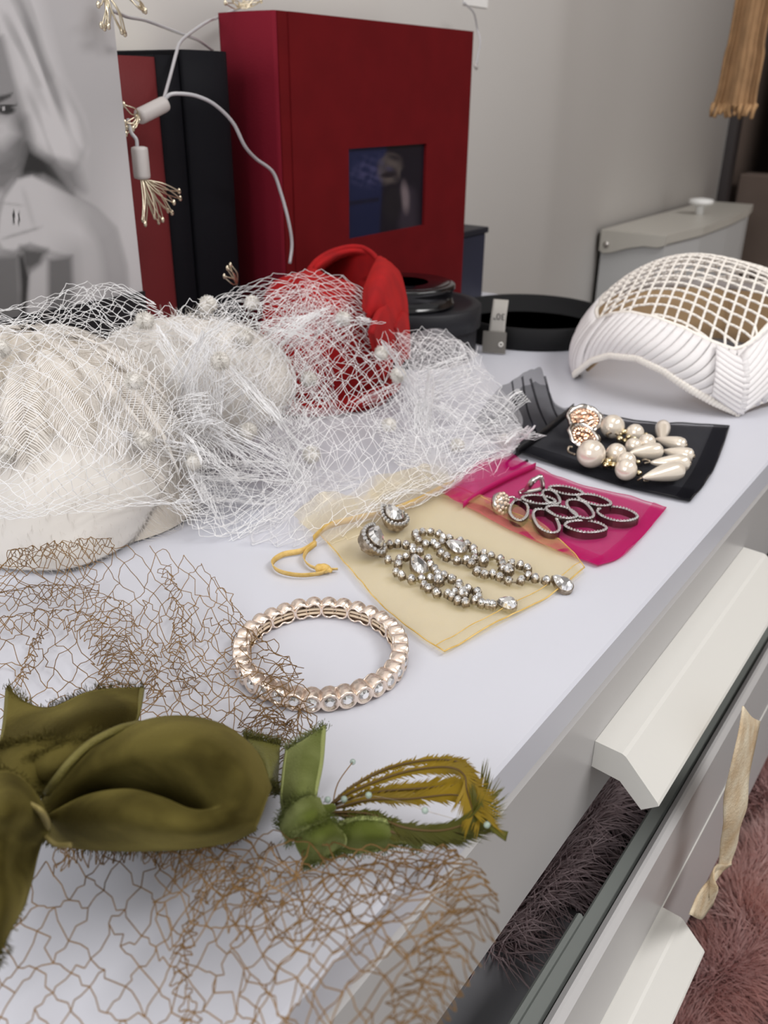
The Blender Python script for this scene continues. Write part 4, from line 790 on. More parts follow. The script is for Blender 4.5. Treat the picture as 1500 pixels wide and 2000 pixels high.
e1s = [c1(*q) for q in ((450, 562), (545, 557), (655, 567), (735, 600), (730, 650), (812, 650), (370, 607), (365, 660), (425, 740), (555, 740), (545, 810), (530, 890), (605, 940), (715, 990), (845, 980), (860, 1060), (920, 1105), (1035, 1150), (1150, 1155), (655, 718), (905, 735), (955, 815), (985, 862), (1022, 912), (1105, 940), (1210, 980), (1305, 1030), (950, 970), (1195, 1190), (1255, 1140), (1410, 1110), (1275, 1245), (1375, 1270))] + [c2(*q) for q in ((50, 770), (250, 828), (275, 882), (225, 930), (315, 962), (390, 972), (455, 985))]
long_earring('long rhinestone earring nearer the bracelet, its clip turned on edge', (830, 1130), e1s, [c1(1045, 1005), c1(1345, 1165)], [(c1(700, 745), c1(858, 905), 0.0085, 0.0022, 0.2, 0.2), (c2(500, 965), c2(748, 1010), 0.0072, 0.0018, 0.25, -0.1)], (c1(235, 500), (c1(160, 350), c1(300, 660)), 0.95, 0.0185, 0.0145, 0.0062))
e2s = [c1(*q) for q in ((755, 420), (850, 402), (950, 407), (1045, 432), (1110, 477), (1185, 487), (755, 465), (800, 517), (885, 558), (990, 555), (1085, 527), (1030, 592), (1065, 657), (1145, 712), (1275, 762))] + [c2(*q) for q in ((45, 205), (135, 250), (215, 300), (240, 357), (325, 357), (435, 382), (545, 425), (225, 425), (130, 445), (180, 480), (255, 575), (355, 618), (460, 605), (560, 547), (560, 487), (670, 478), (780, 507), (885, 547), (540, 642), (640, 682), (790, 692), (875, 627), (965, 657), (1100, 692))]
long_earring('long rhinestone earring nearer the magenta pouch, its clip face up', (930, 1080), e2s, [c2(340, 450), c2(650, 568)], [(c1(1120, 575), c1(1372, 640), 0.0092, 0.0022, 0.2, 0.1), (c2(1165, 685), c2(1412, 790), 0.0078, 0.0018, 0.3, 0.1)], (c1(480, 235), (c1(330, 140), c1(630, 320)), 0.1, 0.0175, 0.0125, 0.0040))

# ------------------------------------------------------------------ hoop cluster earrings on the magenta pouch
M_PAVE = mat('pave_silver', srgb(186, 176, 164), 0.3, metal=0.9, c2=srgb(120, 108, 96), vscale=900); M_WALL_R = mat('dark_silver', srgb(120, 104, 100), 0.35, metal=1.0)
PV = []; F_ = None
n6 = 6; pvV = [(0.00085 * math.cos(k * math.pi / 3), 0.00085 * math.sin(k * math.pi / 3), 0) for k in range(6)] + [(0.0005 * math.cos(k * math.pi / 3 + 0.5), 0.0005 * math.sin(k * math.pi / 3 + 0.5), 0.0007) for k in range(6)]
pvF = [(k, (k + 1) % 6, 6 + (k + 1) % 6, 6 + k) for k in range(6)] + [tuple(range(6, 12))]
def c3(x, y): return (940 + x / 4.6875, 910 + y / 4.6875)
def hoop(parent, cx, cy, a, b, ang, lift=0.0):
    th = math.radians(ang); pts = []
    for t in np.linspace(0, 2 * math.pi, 44, endpoint=False):
        ex, ey = a * math.cos(t), b * math.sin(t) * (1 - 0.10 * math.cos(2 * t)); pts.append(P(*c3(cx + ex * math.cos(th) - ey * math.sin(th), cy + ex * math.sin(th) + ey * math.cos(th)), 0.0058 + lift))
    pts = np.array(pts); c = pts.mean(0); o = c + (pts - c) * (1 + 0.0003 / np.linalg.norm(pts - c, axis=1)[:, None]); i_ = c + (pts - c) * (1 - 0.0013 / np.linalg.norm(pts - c, axis=1)[:, None]); n = len(pts); z = np.array([0, 0, 0.0036])
    V = np.concatenate([o, i_, i_ - z, o - z]); F = []
    for k in range(n):
        j = (k + 1) % n
        for s in range(4): F.append((s * n + k, s * n + j, ((s + 1) % 4) * n + j, ((s + 1) % 4) * n + k))
    h = mk('hoop', (V, F), M_WALL_R, parent, False); mid = (o + i_) / 2; L = np.linalg.norm(np.diff(np.concatenate([mid, mid[:1]]), axis=0), axis=1).sum(); m = int(L / 0.00165); cl = np.concatenate([[0], np.cumsum(np.linalg.norm(np.diff(np.concatenate([mid, mid[:1]]), axis=0), axis=1))]); mb = MB()
    for s in np.linspace(0, L, m, endpoint=False):
        k = np.searchsorted(cl, s, 'right') - 1; f = (s - cl[k]) / (cl[k + 1] - cl[k]); p = mid[k] * (1 - f) + mid[(k + 1) % n] * f; mb.add((np.array(pvV) * random.uniform(0.9, 1.1) + p + np.array([0, 0, 0.0001]), pvF))
    mk('pave_stones', mb.get(), M_GEM if random.random() < 2 else M_PAVE, h, False, kind='stuff')
hA_ = thing('hoop_earring', 'silver earring of pave ovals whose round pearly clip faces the gold pouch', 'earring', tuple(P(*c3(560, 450), 0.0016)), 'pair of pave oval earrings')
for q in ((345, 405, 100, 84, 80), (595, 505, 150, 82, 38), (955, 555, 200, 52, 5), (735, 422, 155, 48, 14), (525, 308, 160, 38, 6)): hoop(hA_, *q, lift=0.0012 if q[1] < 430 and q[0] > 400 else 0)
cc = P(*c3(180, 345), 0.0065); Rc = frame_on(cc, np.array([0, 0, 1.0]), norm(RT * 0.8 - _hd * 0.6 + np.array([0, 0, 0.35])))
cl_ = inst('clip', mesh_data('clip', *lathe([(0.0058, -0.0022), (0.0062, 0), (0.0045, 0.0020), (0.0001, 0.003)], (0, 0, 0), 18), M_CHROME), hA_, cc, Rc)
mb = MB()
for k in range(19):
    rr = [0, 0.0028, 0.0050][0 if k == 0 else 1 if k < 7 else 2]; a = 2 * math.pi * (k / 6 if k < 7 else (k - 7) / 12); mb.add(lathe([(0.0002, -0.001), (0.0012, -0.0006), (0.0014, 0.0002), (0.0009, 0.0011), (0.0002, 0.0013)], (rr * math.cos(a), rr * math.sin(a), 0.0026 - rr * 0.3), 8))
g = bpy.data.objects.new('clip_beads', mesh_data('clip_beads', *mb.get(), mat('champagne_bead', srgb(216, 196, 176), 0.15, metal=0.5))); COL.objects.link(g); g.parent = cl_; g['kind'] = 'stuff'
mk('jump_ring', tube(crom([P(*c3(245, 290), .008), P(*c3(290, 285), .0085), P(*c3(320, 310), .007)], 5), 0.0006, 6), M_CHROME, hA_)
hB_ = thing('hoop_earring', 'silver earring of pave ovals with upright shiny clip, nearer the black pouch', 'earring', tuple(P(*c3(900, 300), 0.0016)), 'pair of pave oval earrings')
for q in ((640, 285, 98, 52, 32), (775, 225, 165, 34, 10), (905, 395, 145, 66, 28), (1035, 312, 165, 42, 13), (1245, 440, 195, 60, 8)): hoop(hB_, *q, lift=0.0014 if q[1] < 400 else 0)
cl = MB()
cl.add(tube(crom([P(*c3(350, 245), .004), P(*c3(420, 205), .008), P(*c3(470, 140), .013), P(*c3(540, 95), .016)], 5), [0.0012] * 6 + [0.0017] * 6 + [0.0013] * 4, 8)); cl.add(tube(crom([P(*c3(345, 250), .004), P(*c3(450, 240), .0045), P(*c3(555, 215), .006)], 5), 0.0016, 8)); cl.add(tube(crom([P(*c3(540, 95), .016), P(*c3(560, 150), .011), P(*c3(560, 215), .006)], 5), 0.0014, 8))
mk('clip', cl.get(), M_CHROME, hB_, label='shiny silver hinged clip')

# ------------------------------------------------------------------ pearl earrings on the black pouch
M_PEARL = mat('cream_pearl', srgb(240, 228, 212), 0.16, metal=0.3, coat=0.6, var=0.06, vscale=200); M_COINR = mat('silver_rim', srgb(225, 220, 214), 0.12, metal=1.0, bump=0.3, bscale=300); M_COIN = mat('copper_relief', srgb(196, 138, 104), 0.22, metal=1.0, c2=srgb(226, 200, 180), vscale=500)
M_GBEAD = mat('pale_gold_bead', srgb(222, 206, 168), 0.12, metal=1.0)
sp = lathe([(max(1e-5, math.cos(t)), math.sin(t)) for t in np.linspace(-math.pi / 2, math.pi / 2, 15)], (0, 0, 0), 24); PEARL = mesh_data('pearl', *sp, M_PEARL); BEAD = mesh_data('spacer_bead', *lathe([(max(1e-5, math.cos(t)), math.sin(t)) for t in np.linspace(-math.pi / 2, math.pi / 2, 9)], (0, 0, 0), 12), M_GBEAD)
dp = [(0.0001, -0.5), (0.06, -0.49), (0.13, -0.42), (0.25, -0.26), (0.37, -0.05), (0.45, 0.15), (0.47, 0.28), (0.43, 0.40), (0.30, 0.475), (0.12, 0.5), (0.0001, 0.5)]
V, F = lathe(dp, (0, 0, 0), 24); V = np.array(V)[:, [2, 0, 1]]; DROP = mesh_data('pearl_drop', V, F, M_PEARL)
V, F = lathe([(0.16, 0.46), (0.20, 0.49), (0.14, 0.53), (0.05, 0.55)], (0, 0, 0), 10); CAP = mesh_data('bead_cap', np.array(V)[:, [2, 0, 1]], F, M_OLDS)
def c4(x, y): return (1090 + x / 5.357, 780 + y / 5.357)
def coin(parent, c, nz, r):
    R = frame_on(c, RT, nz); n = 40; V = []; F = []
    prof = [(1.0, 0.0, 1), (1.02, 0.10, 1), (0.93, 0.20, 1), (0.80, 0.16, 0.4), (0.74, 0.09, 0)]
    for f, z, wv in prof:
        for k in range(n):
            a = 2 * math.pi * k / n; q_ = f * (1 + 0.035 * wv * math.sin(9 * a) + 0.025 * wv * math.sin(5 * a + 1)); V.append((r * q_ * math.cos(a), r * q_ * math.sin(a), r * z))
    for s in range(len(prof) - 1):
        for k in range(n): F.append((s * n + k, s * n + (k + 1) % n, (s + 1) * n + (k + 1) % n, (s + 1) * n + k))
    F.append(tuple(range(n))[::-1]); o = inst('coin', mesh_data('coin', V, F, M_COINR), parent, c, R)
    g = 34; xs = np.linspace(-1, 1, g); V = []; idx = -np.ones((g, g), int)
    for i in range(g):
        for j in range(g):
            rad = math.hypot(xs[i], xs[j])
            if rad <= 1.0:
                idx[i, j] = len(V); rel = 0.05 * vnoise(np.array([[xs[i], xs[j], 0.3]]), 11, 3)[0] * (rad < 0.62) + 0.045 * (abs(rad - 0.8) < 0.1) * (0.6 + 0.5 * math.sin(22 * math.atan2(xs[j], xs[i]))) + 0.04 * (rad < 0.55)
                V.append((r * 0.78 * xs[i], r * 0.78 * xs[j], r * (0.10 + rel)))
    F = [(idx[i, j], idx[i + 1, j], idx[i + 1, j + 1], idx[i, j + 1]) for i in range(g - 1) for j in range(g - 1) if min(idx[i, j], idx[i + 1, j], idx[i + 1, j + 1], idx[i, j + 1]) >= 0]
    q_ = bpy.data.objects.new('relief', mesh_data('relief', V, F, M_COIN)); COL.objects.link(q_); q_.parent = o; q_['label'] = 'copper toned embossed centre'
def pearl_earring(label, pos, cn, pearls, drops, beads):
    e = thing('pearl_earring', label, 'earring', tuple(P(*pos, 0.0018)), 'pair of pearl cluster earrings')
    coin(e, *cn)
    for x, y, r, z in pearls:
        rr = r / 5.357 * 0.60 / FPX; inst('pearl', PEARL, e, P(*c4(x, y), 0.0022 + rr + z), None, rr)
    for x, y, r, z in beads:
        rr = r / 5.357 * 0.60 / FPX; inst('spacer_bead', BEAD, e, P(*c4(x, y), 0.0022 + rr + z), None, rr)
    for a, b, w_, z in drops:
        A, B = P(*c4(*a), 0.0022 + w_ * 0.4 + z), P(*c4(*b), 0.0022 + w_ * 0.5 + z); L = np.linalg.norm(B - A); R = frame_on(A, B - A, np.array([0, 0, 1.0])); o = inst('pearl_drop', DROP, e, (A + B) / 2, R, (L, w_, w_)); g = bpy.data.objects.new('bead_cap', CAP); COL.objects.link(g); g.parent = o
    return e
nz_ = norm(np.array([0, 0, 1.0]) - _hd * 0.55)
ea = pearl_earring('pearl drop earring whose silver and copper coin lies fully exposed', (1200, 850), (P(*c4(275, 210), 0.011), nz_, 0.0118), [(570, 285, 116, 0), (805, 350, 86, 0), (930, 450, 80, 0.001), (790, 490, 78, 0)], [((1080, 440), (1100, 260), 0.0105, 0), ((1015, 420), (1340, 480), 0.0098, 0), ((1090, 545), (1420, 590), 0.0098, 0.001)], [(690, 340, 30, 0.004), (620, 338, 26, 0.003), (645, 415, 34, 0.001), (700, 435, 26, 0), (735, 395, 24, 0.003), (795, 410, 24, 0.002), (920, 372, 24, 0.002), (660, 360, 24, 0.003)])
eb = pearl_earring('pearl drop earring with coin half covered by its largest pearl', (1180, 880), (P(*c4(265, 400), 0.008), norm(nz_ + RT * 0.35), 0.0112), [(345, 570, 128, 0), (608, 565, 92, 0), (715, 650, 86, 0), (712, 735, 96, 0)], [((745, 570), (1085, 530), 0.0112, 0.002), ((965, 670), (1375, 660), 0.0112, 0.001), ((885, 830), (1300, 720), 0.0122, 0.0)], [(520, 655, 40, 0), (580, 690, 34, 0), (535, 595, 30, 0.002), (835, 660, 26, 0.001), (845, 775, 30, 0), (565, 605, 22, 0.002), (500, 690, 34, 0)])
for e, pts in ((ea, ((520, 390, .006), (510, 360, .008), (560, 350, .008), (640, 370, .007))), (eb, ((440, 640, .005), (470, 600, .007), (520, 600, .006), (530, 630, .005))), (eb, ((830, 850, .004), (880, 820, .006), (930, 810, .006), (940, 850, .004), (890, 850, .004))), (eb, ((880, 640, .006), (920, 630, .007), (960, 655, .006), (900, 670, .005))), (eb, ((180, 580, .006), (110, 550, .006), (110, 500, .008), (150, 500, .008)))):
    mk('wire_loop', tube(crom([P(*c4(x, y), z) for x, y, z in pts], 5), 0.0007, 6), M_OLDS, e)

# ================================================================== rhinestone bracelet
M_RGOLD = mat('pale_rose_gold', srgb(252, 236, 222), 0.26, metal=0.85, bump=0.25, bscale=300, c2=srgb(240, 222, 208), vscale=300)
BC = np.array([0.2165, 0.1845, 0.0]); br = thing('bracelet', 'pale gold stretch bracelet set with round rhinestones standing on the white top', 'bracelet', BC)
NB, RB, rc_ = 32, 0.0312, 0.0037
def cupx():
    mb = MB(); n = 18
    ring = [(-0.0030, 0.90), (-0.0028, 1.0), (0.0020, 1.0), (0.0026, 0.94), (0.0026, 0.78), (0.0016, 0.70)]
    V = [(x, rc_ * f * math.cos(2 * math.pi * k / n), rc_ * f * math.sin(2 * math.pi * k / n)) for x, f in ring for k in range(n)]; F = [(s * n + k, s * n + (k + 1) % n, (s + 1) * n + (k + 1) % n, (s + 1) * n + k) for s in range(len(ring) - 1) for k in range(n)]; F.append(tuple(range((len(ring) - 1) * n, len(ring) * n)))
    return mb.add((V, F)).get()
def link_mesh():
    mb = MB(); a = math.pi / NB
    for s in (-1, 1):
        V, F = cupx(); V = np.array(V); ca, sa = math.cos(s * a), math.sin(s * a); x, y = V[:, 0] + RB, V[:, 1]; mb.add((np.stack([x * ca - y * sa, x * sa + y * ca, V[:, 2]], 1), F))
    o = []                                                # raised figure-eight frame on the inside
    for s in (-1, 1):
        for t in np.linspace(-2.35, 2.35, 9) if s > 0 else np.linspace(math.pi - 2.35, math.pi + 2.35, 9):
            y = s * RB * a * 0.93 + rc_ * 0.86 * math.cos(t); z = rc_ * 0.86 * math.sin(t); ang = y / RB; o.append(((RB - 0.0031) * math.cos(ang), (RB - 0.0031) * math.sin(ang), z))
    mb.add(tube(o, 0.0005, 5, True)); return mesh_data('link', *mb.get(), M_RGOLD)
LINK = link_mesh()
BG = gem_mesh(rc_ * 0.74, 0.0016, 0.0034)
for k in range(NB // 2):
    a = 2 * math.pi * (k + 0.25) / (NB // 2); o = inst('link', LINK, br, BC + np.array([0, 0, rc_ + 0.0003 + 0.0002 * (k % 3)]), Matrix.Rotation(a, 3, 'Z'))
    for s in (-1, 1):
        g = bpy.data.objects.new('gem', BG); COL.objects.link(g); g.parent = o; t = s * math.pi / NB
        g.matrix_local = Matrix.Rotation(t, 4, 'Z') @ Matrix.Translation((RB - 0.0006, 0, 0)) @ Matrix.Rotation(math.pi / 2, 4, 'Y')
M_ELAS = mat('cream_elastic', srgb(226, 206, 180), 0.6)
for dz in (-0.0009, 0.0009): mk('elastic_cord', tube([BC + np.array([(RB - 0.0022) * math.cos(t), (RB - 0.0022) * math.sin(t), rc_ + dz]) for t in np.linspace(0, 6.283, 64, endpoint=False)], 0.0006, 6, True), M_ELAS, br)

# ================================================================== olive velvet bow with brown veil
def velvet(name, c, c_hi, sheen=0.5):
    m = mat(name, c, 0.9, spec=0.15, sheen=sheen, sheen_col=c_hi, bump=0.3, bscale=2200, c2=tuple(0.78 * a + 0.22 * b for a, b in zip(c, c_hi)), vscale=32, vlo=0.42, vhi=0.62); return m
M_OV = velvet('olive_velvet', srgb(44, 37, 5), srgb(160, 146, 78), 0.55); M_OVE = mat('olive_selvedge', srgb(106, 98, 44), 0.6, bump=0.6, bscale=1800); M_OVB = mat('olive_satin_back', srgb(100, 98, 44), 0.45, bump=0.6, bscale=1600)
bw = thing('hair_bow', 'large olive velvet bow bound with thread, sewn to brown netting', 'bow', tuple(P(250, 1600)))
_BOW = bw
def vsheet(rows, t=0.0012, nu=9, nv=8, m=M_OV, edges=(), name='loop'):
    S = patch(pgrid(rows), nu, nv); o = mk(name, sheet(S, t), m, bw)
    for e in edges: mk('selvedge', tube({'t': S[0], 'b': S[-1], 'l': S[:, 0], 'r': S[:, -1]}[e], 0.0009, 6), M_OVE, o)
    # short pile standing out along the outline
    r = np.random.default_rng(3); N = gnormals(S); a, b, _ = S.shape; i = r.integers(0, a, 2600); j = r.integers(0, b, 2600); k = r.random(2600); i[k < 0.25] = 0; i[(k > 0.25) & (k < 0.5)] = a - 1
    A = S[i, j] + r.normal(size=(2600, 3)) * 0.0008; D = N[i, j] * np.sign(N[i, j] @ np.array([0, 0, 1.0]))[:, None] if False else N[i, j] * np.where((N[i, j] @ -FW) > 0, 1, -1)[:, None]
    e_ = (i == 0) | (i == a - 1); A, D = A[e_], D[e_]
    mk('pile', segs_mesh(A + D * t * 0.3, A + D * (t * 0.5 + (0.0009 if bw is _BOW else 0.0004)) + r.normal(size=A.shape) * 0.0003, 0.00012, 0.00005), m, o, kind='stuff'); return S
top = vsheet([[(70, 1588, .012), (140, 1492, .012), (240, 1432, .014), (330, 1408, .018), (425, 1420, .018), (495, 1470, .014), (526, 1540, .012)],
        [(72, 1582, .030), (146, 1488, .040), (240, 1428, .046), (335, 1404, .050), (428, 1419, .050), (496, 1470, .044), (527, 1540, .034)],
        [(82, 1586, .034), (160, 1522, .043), (250, 1480, .052), (340, 1462, .060), (420, 1480, .060), (480, 1512, .054), (520, 1556, .040)],
        [(92, 1594, .026), (165, 1568, .026), (240, 1558, .026), (310, 1568, .030), (378, 1588, .038), (452, 1565, .050), (510, 1584, .040)],
        [(95, 1595, .036), (168, 1558, .042), (248, 1546, .048), (315, 1562, .049), (376, 1586, .048), (446, 1588, .048), (506, 1596, .038)],
        [(95, 1606, .032), (155, 1600, .042), (235, 1602, .048), (310, 1618, .048), (380, 1626, .046), (448, 1620, .042), (500, 1610, .034)],
        [(92, 1628, .022), (150, 1648, .025), (232, 1655, .026), (310, 1656, .026), (382, 1652, .025), (452, 1640, .024), (498, 1620, .024)],
        [(92, 1634, .010), (150, 1652, .008), (232, 1655, .006), (310, 1654, .006), (382, 1648, .006), (452, 1632, .006), (492, 1612, .008)]], m=M_OV, edges=('b',))
mk('loop_back', (lambda S: sheet(S, 0.0012))(patch(pgrid([[(75, 1590, .008), (200, 1480, .008), (350, 1430, .008), (470, 1480, .008), (515, 1545, .008)], [(90, 1620, .006), (200, 1600, .004), (350, 1590, .004), (470, 1590, .004), (505, 1590, .006)]]), 6, 6)), M_OVB, bw)
vsheet([[(16, 1346, .020), (50, 1374, .024), (100, 1384, .028), (180, 1352, .034), (277, 1345, .030)], [(6, 1440, .028), (60, 1428, .034), (120, 1408, .041), (190, 1388, .044), (271, 1382, .036)], [(-30, 1534, .030), (40, 1502, .036), (110, 1470, .040), (190, 1440, .042), (262, 1416, .034)]], edges=('l', 'r'), name='tail')
vsheet([[(-70, 1480, .034), (0, 1462, .040), (50, 1452, .044), (110, 1440, .044)], [(-70, 1540, .036), (0, 1520, .042), (50, 1506, .044), (100, 1486, .042)], [(-70, 1600, .034), (0, 1570, .040), (40, 1548, .042), (78, 1540, .038)]], name='tail')
vsheet([[(34, 1516, .036), (62, 1484, .044), (130, 1452, .048), (196, 1437, .044)], [(50, 1532, .036), (88, 1512, .043), (130, 1490, .046), (186, 1456, .044)], [(76, 1546, .034), (98, 1540, .034), (122, 1518, .036), (165, 1482, .040)]], edges=('b',), name='inner_loop')
mk('inner_selvedge', tube(crom([P(*q) for q in ((92, 1548, .040), (112, 1520, .045), (140, 1485, .049), (180, 1450, .050), (232, 1424, .049), (268, 1414, .044))], 6), 0.0011, 7), M_OVE, bw)
vsheet([[(-50, 1520, .048), (10, 1508, .050), (50, 1530, .047), (84, 1578, .036)], [(-50, 1590, .054), (10, 1576, .060), (56, 1585, .052), (94, 1622, .034)], [(-50, 1650, .046), (0, 1640, .050), (34, 1648, .040), (78, 1648, .030)], [(-50, 1720, .046), (0, 1700, .048), (26, 1690, .038), (68, 1680, .028)], [(-50, 1800, .042), (0, 1770, .048), (34, 1745, .040), (60, 1715, .026)], [(-50, 1920, .030), (-10, 1870, .036), (18, 1815, .036), (46, 1765, .024)]], name='lower_tail')
vsheet([[(480, 1440, .010), (512, 1450, .012), (546, 1456, .010)], [(496, 1470, .014), (520, 1480, .016), (543, 1490, .012)], [(518, 1530, .012), (530, 1535, .014), (538, 1545, .010)]], m=M_OVB, name='tail_end')
M_THREAD = mat('khaki_thread', srgb(150, 136, 82), 0.7)
for k in range(4): mk('binding_thread', tube(crom([P(*q) for q in ((40 + 3 * k, 1566 + 3 * k, .046), (62 + 4 * k, 1572 + 2 * k, .052), (82 + 3 * k, 1592 + 2 * k, .046), (88 + 2 * k, 1618, .036))], 5), 0.0006, 6), M_THREAD, bw)
mk('thread_end', tube(crom([P(*q) for q in ((86, 1630, .034), (96, 1640, .034), (112, 1650, .033), (140, 1650, .034))], 5), 0.0007, 6), M_THREAD, bw)

M_BRN = mat('brown_net_thread', srgb(142, 108, 62), 0.6, c2=srgb(112, 82, 44), vscale=40)
def bnet(rows, nu, nv, seed, amp=0.003, f=70, **k):
    S = patch(pgrid(rows), 10, 10); S = S + np.array([0, 0, 1.0]) * np.abs((vnoise(S, f, seed) + 0.5 * vnoise(S, f * 2.3, seed + 3)) * amp)[..., None]; return net_lines(S, nu, nv, seed=seed, floor=k.pop('floor', 0.0007), **k)
def strip(pts, w_, nu, nv, seed, hump=0.004, floor=0.0007):
    c = crom(np.array([P(*q) for q in pts]), 5); T = np.gradient(c, axis=0); s_ = np.cross(T, [0, 0, 1.0]); s_ /= np.linalg.norm(s_, axis=1)[:, None]; r = np.random.default_rng(seed)
    G = np.stack([c - s_ * w_, c - s_ * w_ * 0.3 + np.array([0, 0, hump]), c + s_ * w_ * 0.4 + np.array([0, 0, hump * 0.7]), c + s_ * w_], 1); G = G + r.normal(size=G.shape) * 0.0007; return net_lines(patch(G, 1, 4), nv, nu, jit=0.4, bow=0.10, seed=seed, floor=floor)
B1 = [[(-70, 1140, .012), (60, 1084, .016), (180, 1066, .018), (300, 1070, .014), (400, 1105, .008), (455, 1180, .004)], [(-70, 1215, .004), (80, 1180, .004), (200, 1170, .004), (320, 1180, .003), (420, 1210, .003), (505, 1240, .004)], [(-70, 1300, .002), (80, 1300, .002), (200, 1290, .002), (320, 1300, .002), (430, 1300, .003), (566, 1290, .010)], [(-70, 1400, .002), (80, 1400, .002), (200, 1380, .002), (330, 1390, .003), (450, 1375, .004), (602, 1350, .011)], [(-70, 1480, .002), (80, 1475, .002), (200, 1460, .003), (340, 1460, .003), (490, 1470, .004), (628, 1440, .008)]]
up_net = [bnet(B1, 8, 28, 71, 0.002, jit=0.45, bow=0.13), bnet([r[:3] for r in B1[:2]], 3, 18, 72, 0.006, jit=0.55), bnet([r[2:] for r in B1[1:]], 5, 16, 73, 0.004, jit=0.6, bow=0.15),
    strip([(-60, 1190, .004), (40, 1170, .005), (130, 1165, .005), (200, 1190, .004), (232, 1240, .003), (240, 1300, .003), (225, 1350, .004), (205, 1372, .004)], 0.008, 5, 22, 74), strip([(-60, 1240, .004), (60, 1215, .004), (160, 1220, .003), (215, 1265, .003), (235, 1330, .003)], 0.007, 4, 18, 75), strip([(30, 1345, .006), (60, 1290, .004), (85, 1235, .004)], 0.002, 3, 9, 76, 0.002),
    strip([(320, 1110, .006), (340, 1160, .005), (350, 1230, .004), (345, 1290, .003), (380, 1350, .003)], 0.003, 3, 16, 77, 0.002), strip([(300, 1260, .003), (296, 1320, .003), (310, 1370, .004)], 0.0025, 3, 9, 78, 0.002), strip([(560, 1300, .012), (520, 1400, .008), (560, 1440, .006), (600, 1400, .012)], 0.006, 4, 14, 79), strip([(500, 1400, .006), (530, 1450, .005), (560, 1500, .006), (550, 1570, .008)], 0.007, 4, 14, 80), strip([(20, 1100, .014), (100, 1085, .018), (220, 1075, .016)], 0.005, 4, 12, 81, 0.006)]
B2 = [[(20, 1730, .012), (120, 1672, .014), (300, 1662, .016), (480, 1640, .018), (660, 1668, .018), (830, 1682, .018)], [(-70, 1800, .012), (120, 1780, .014), (300, 1750, .016), (480, 1735, .020), (680, 1735, .024), (905, 1700, .026)], [(-70, 1900, .010), (120, 1890, .012), (300, 1865, .014), (450, 1850, .018), (650, 1835, .028), (930, 1790, .034)], [(-70, 2000, .008), (120, 1990, .010), (300, 1980, .012), (470, 1970, .015), (650, 1950, .028), (880, 1890, .036)], [(-70, 2110, .008), (120, 2100, .010), (300, 2090, .012), (480, 2080, .014), (650, 2080, .026), (830, 2050, .036)]]
lo_net = [bnet(B2, 5, 27, 91, 0.002, 40, jit=0.35, bow=0.16), bnet([r[3:] for r in B2], 5, 12, 92, 0.004, 60, jit=0.6), bnet([r[2:] for r in B2[:3]], 3, 18, 93, 0.004, 60, jit=0.7),
    strip([(300, 1650, .016), (400, 1690, .018), (500, 1730, .020), (640, 1750, .024), (800, 1700, .026)], 0.006, 5, 20, 94), strip([(330, 1655, .016), (420, 1720, .018), (480, 1780, .020), (640, 1820, .026), (860, 1830, .032)], 0.006, 4, 20, 95), strip([(400, 1745, .018), (365, 1830, .016), (355, 1910, .014), (380, 2010, .014)], 0.0022, 3, 12, 96, 0.002), strip([(840, 1690, .020), (900, 1725, .026), (925, 1790, .032), (885, 1870, .034), (840, 1950, .034), (800, 2040, .034)], 0.0065, 3, 20, 98, 0.006), strip([(110, 1680, .016), (200, 1670, .016), (300, 1668, .016)], 0.003, 3, 14, 100, 0.004)]
net_obj('veil', up_net + lo_net, 0.000185, M_BRN, bw, 'brown birdcage netting')

# ------------------------------------------------------------------ small green velvet bow with looped olive feathers
M_GV = velvet('sage_velvet', srgb(78, 86, 34), srgb(196, 204, 140), 0.6)
sb = thing('feather_clip', 'small sage velvet bow with looped mustard feathers, tiny green beads', 'hair clip', tuple(P(620, 1620)))
_keep = bw; bw = sb; M_OVE_keep = M_OVE; M_OVE = mat('sage_selvedge', srgb(146, 154, 92), 0.6, bump=0.6, bscale=1800)
vsheet([[(562, 1466, .014), (598, 1444, .018), (632, 1420, .016)], [(556, 1510, .020), (590, 1502, .025), (626, 1490, .021)], [(553, 1555, .022), (585, 1556, .027), (614, 1550, .024)], [(556, 1590, .014), (585, 1590, .016), (612, 1585, .015)]], m=M_GV, edges=('l', 'r'), name='tail')
vsheet([[(548, 1612, .016), (566, 1580, .026), (600, 1560, .030), (622, 1562, .026)], [(556, 1628, .020), (580, 1600, .031), (612, 1586, .033), (630, 1584, .028)], [(566, 1640, .018), (588, 1618, .029), (618, 1604, .031), (640, 1600, .026)]], 0.0016, m=M_GV, edges=('b',), name='knot')
vsheet([[(574, 1628, .022), (606, 1604, .028), (640, 1602, .027), (660, 1622, .022)], [(584, 1656, .020), (618, 1640, .026), (650, 1628, .025), (672, 1642, .018)], [(598, 1684, .012), (624, 1676, .016), (648, 1662, .015), (664, 1656, .011)]], 0.0016, m=M_GV, edges=('b', 'r'), name='tail_stub')
vsheet([[(648, 1618, .018), (690, 1602, .020), (740, 1602, .020), (790, 1622, .016), (824, 1650, .012)], [(660, 1640, .016), (700, 1632, .018), (745, 1632, .018), (785, 1638, .014), (822, 1652, .010)], [(672, 1662, .010), (710, 1660, .011), (750, 1655, .011), (790, 1642, .010), (820, 1656, .008)]], m=M_GV, edges=('t', 'b'), name='tail')
bw = _keep; M_OVE = M_OVE_keep
M_MF = mat('mustard_feather', srgb(148, 120, 8), 0.6, thin=0.25, c2=srgb(126, 104, 8), vscale=60); M_MF2 = mat('olive_feather', srgb(94, 90, 10), 0.6, thin=0.25, c2=srgb(74, 74, 8), vscale=60); M_QUILL = mat('dark_quill', srgb(84, 62, 22), 0.5)
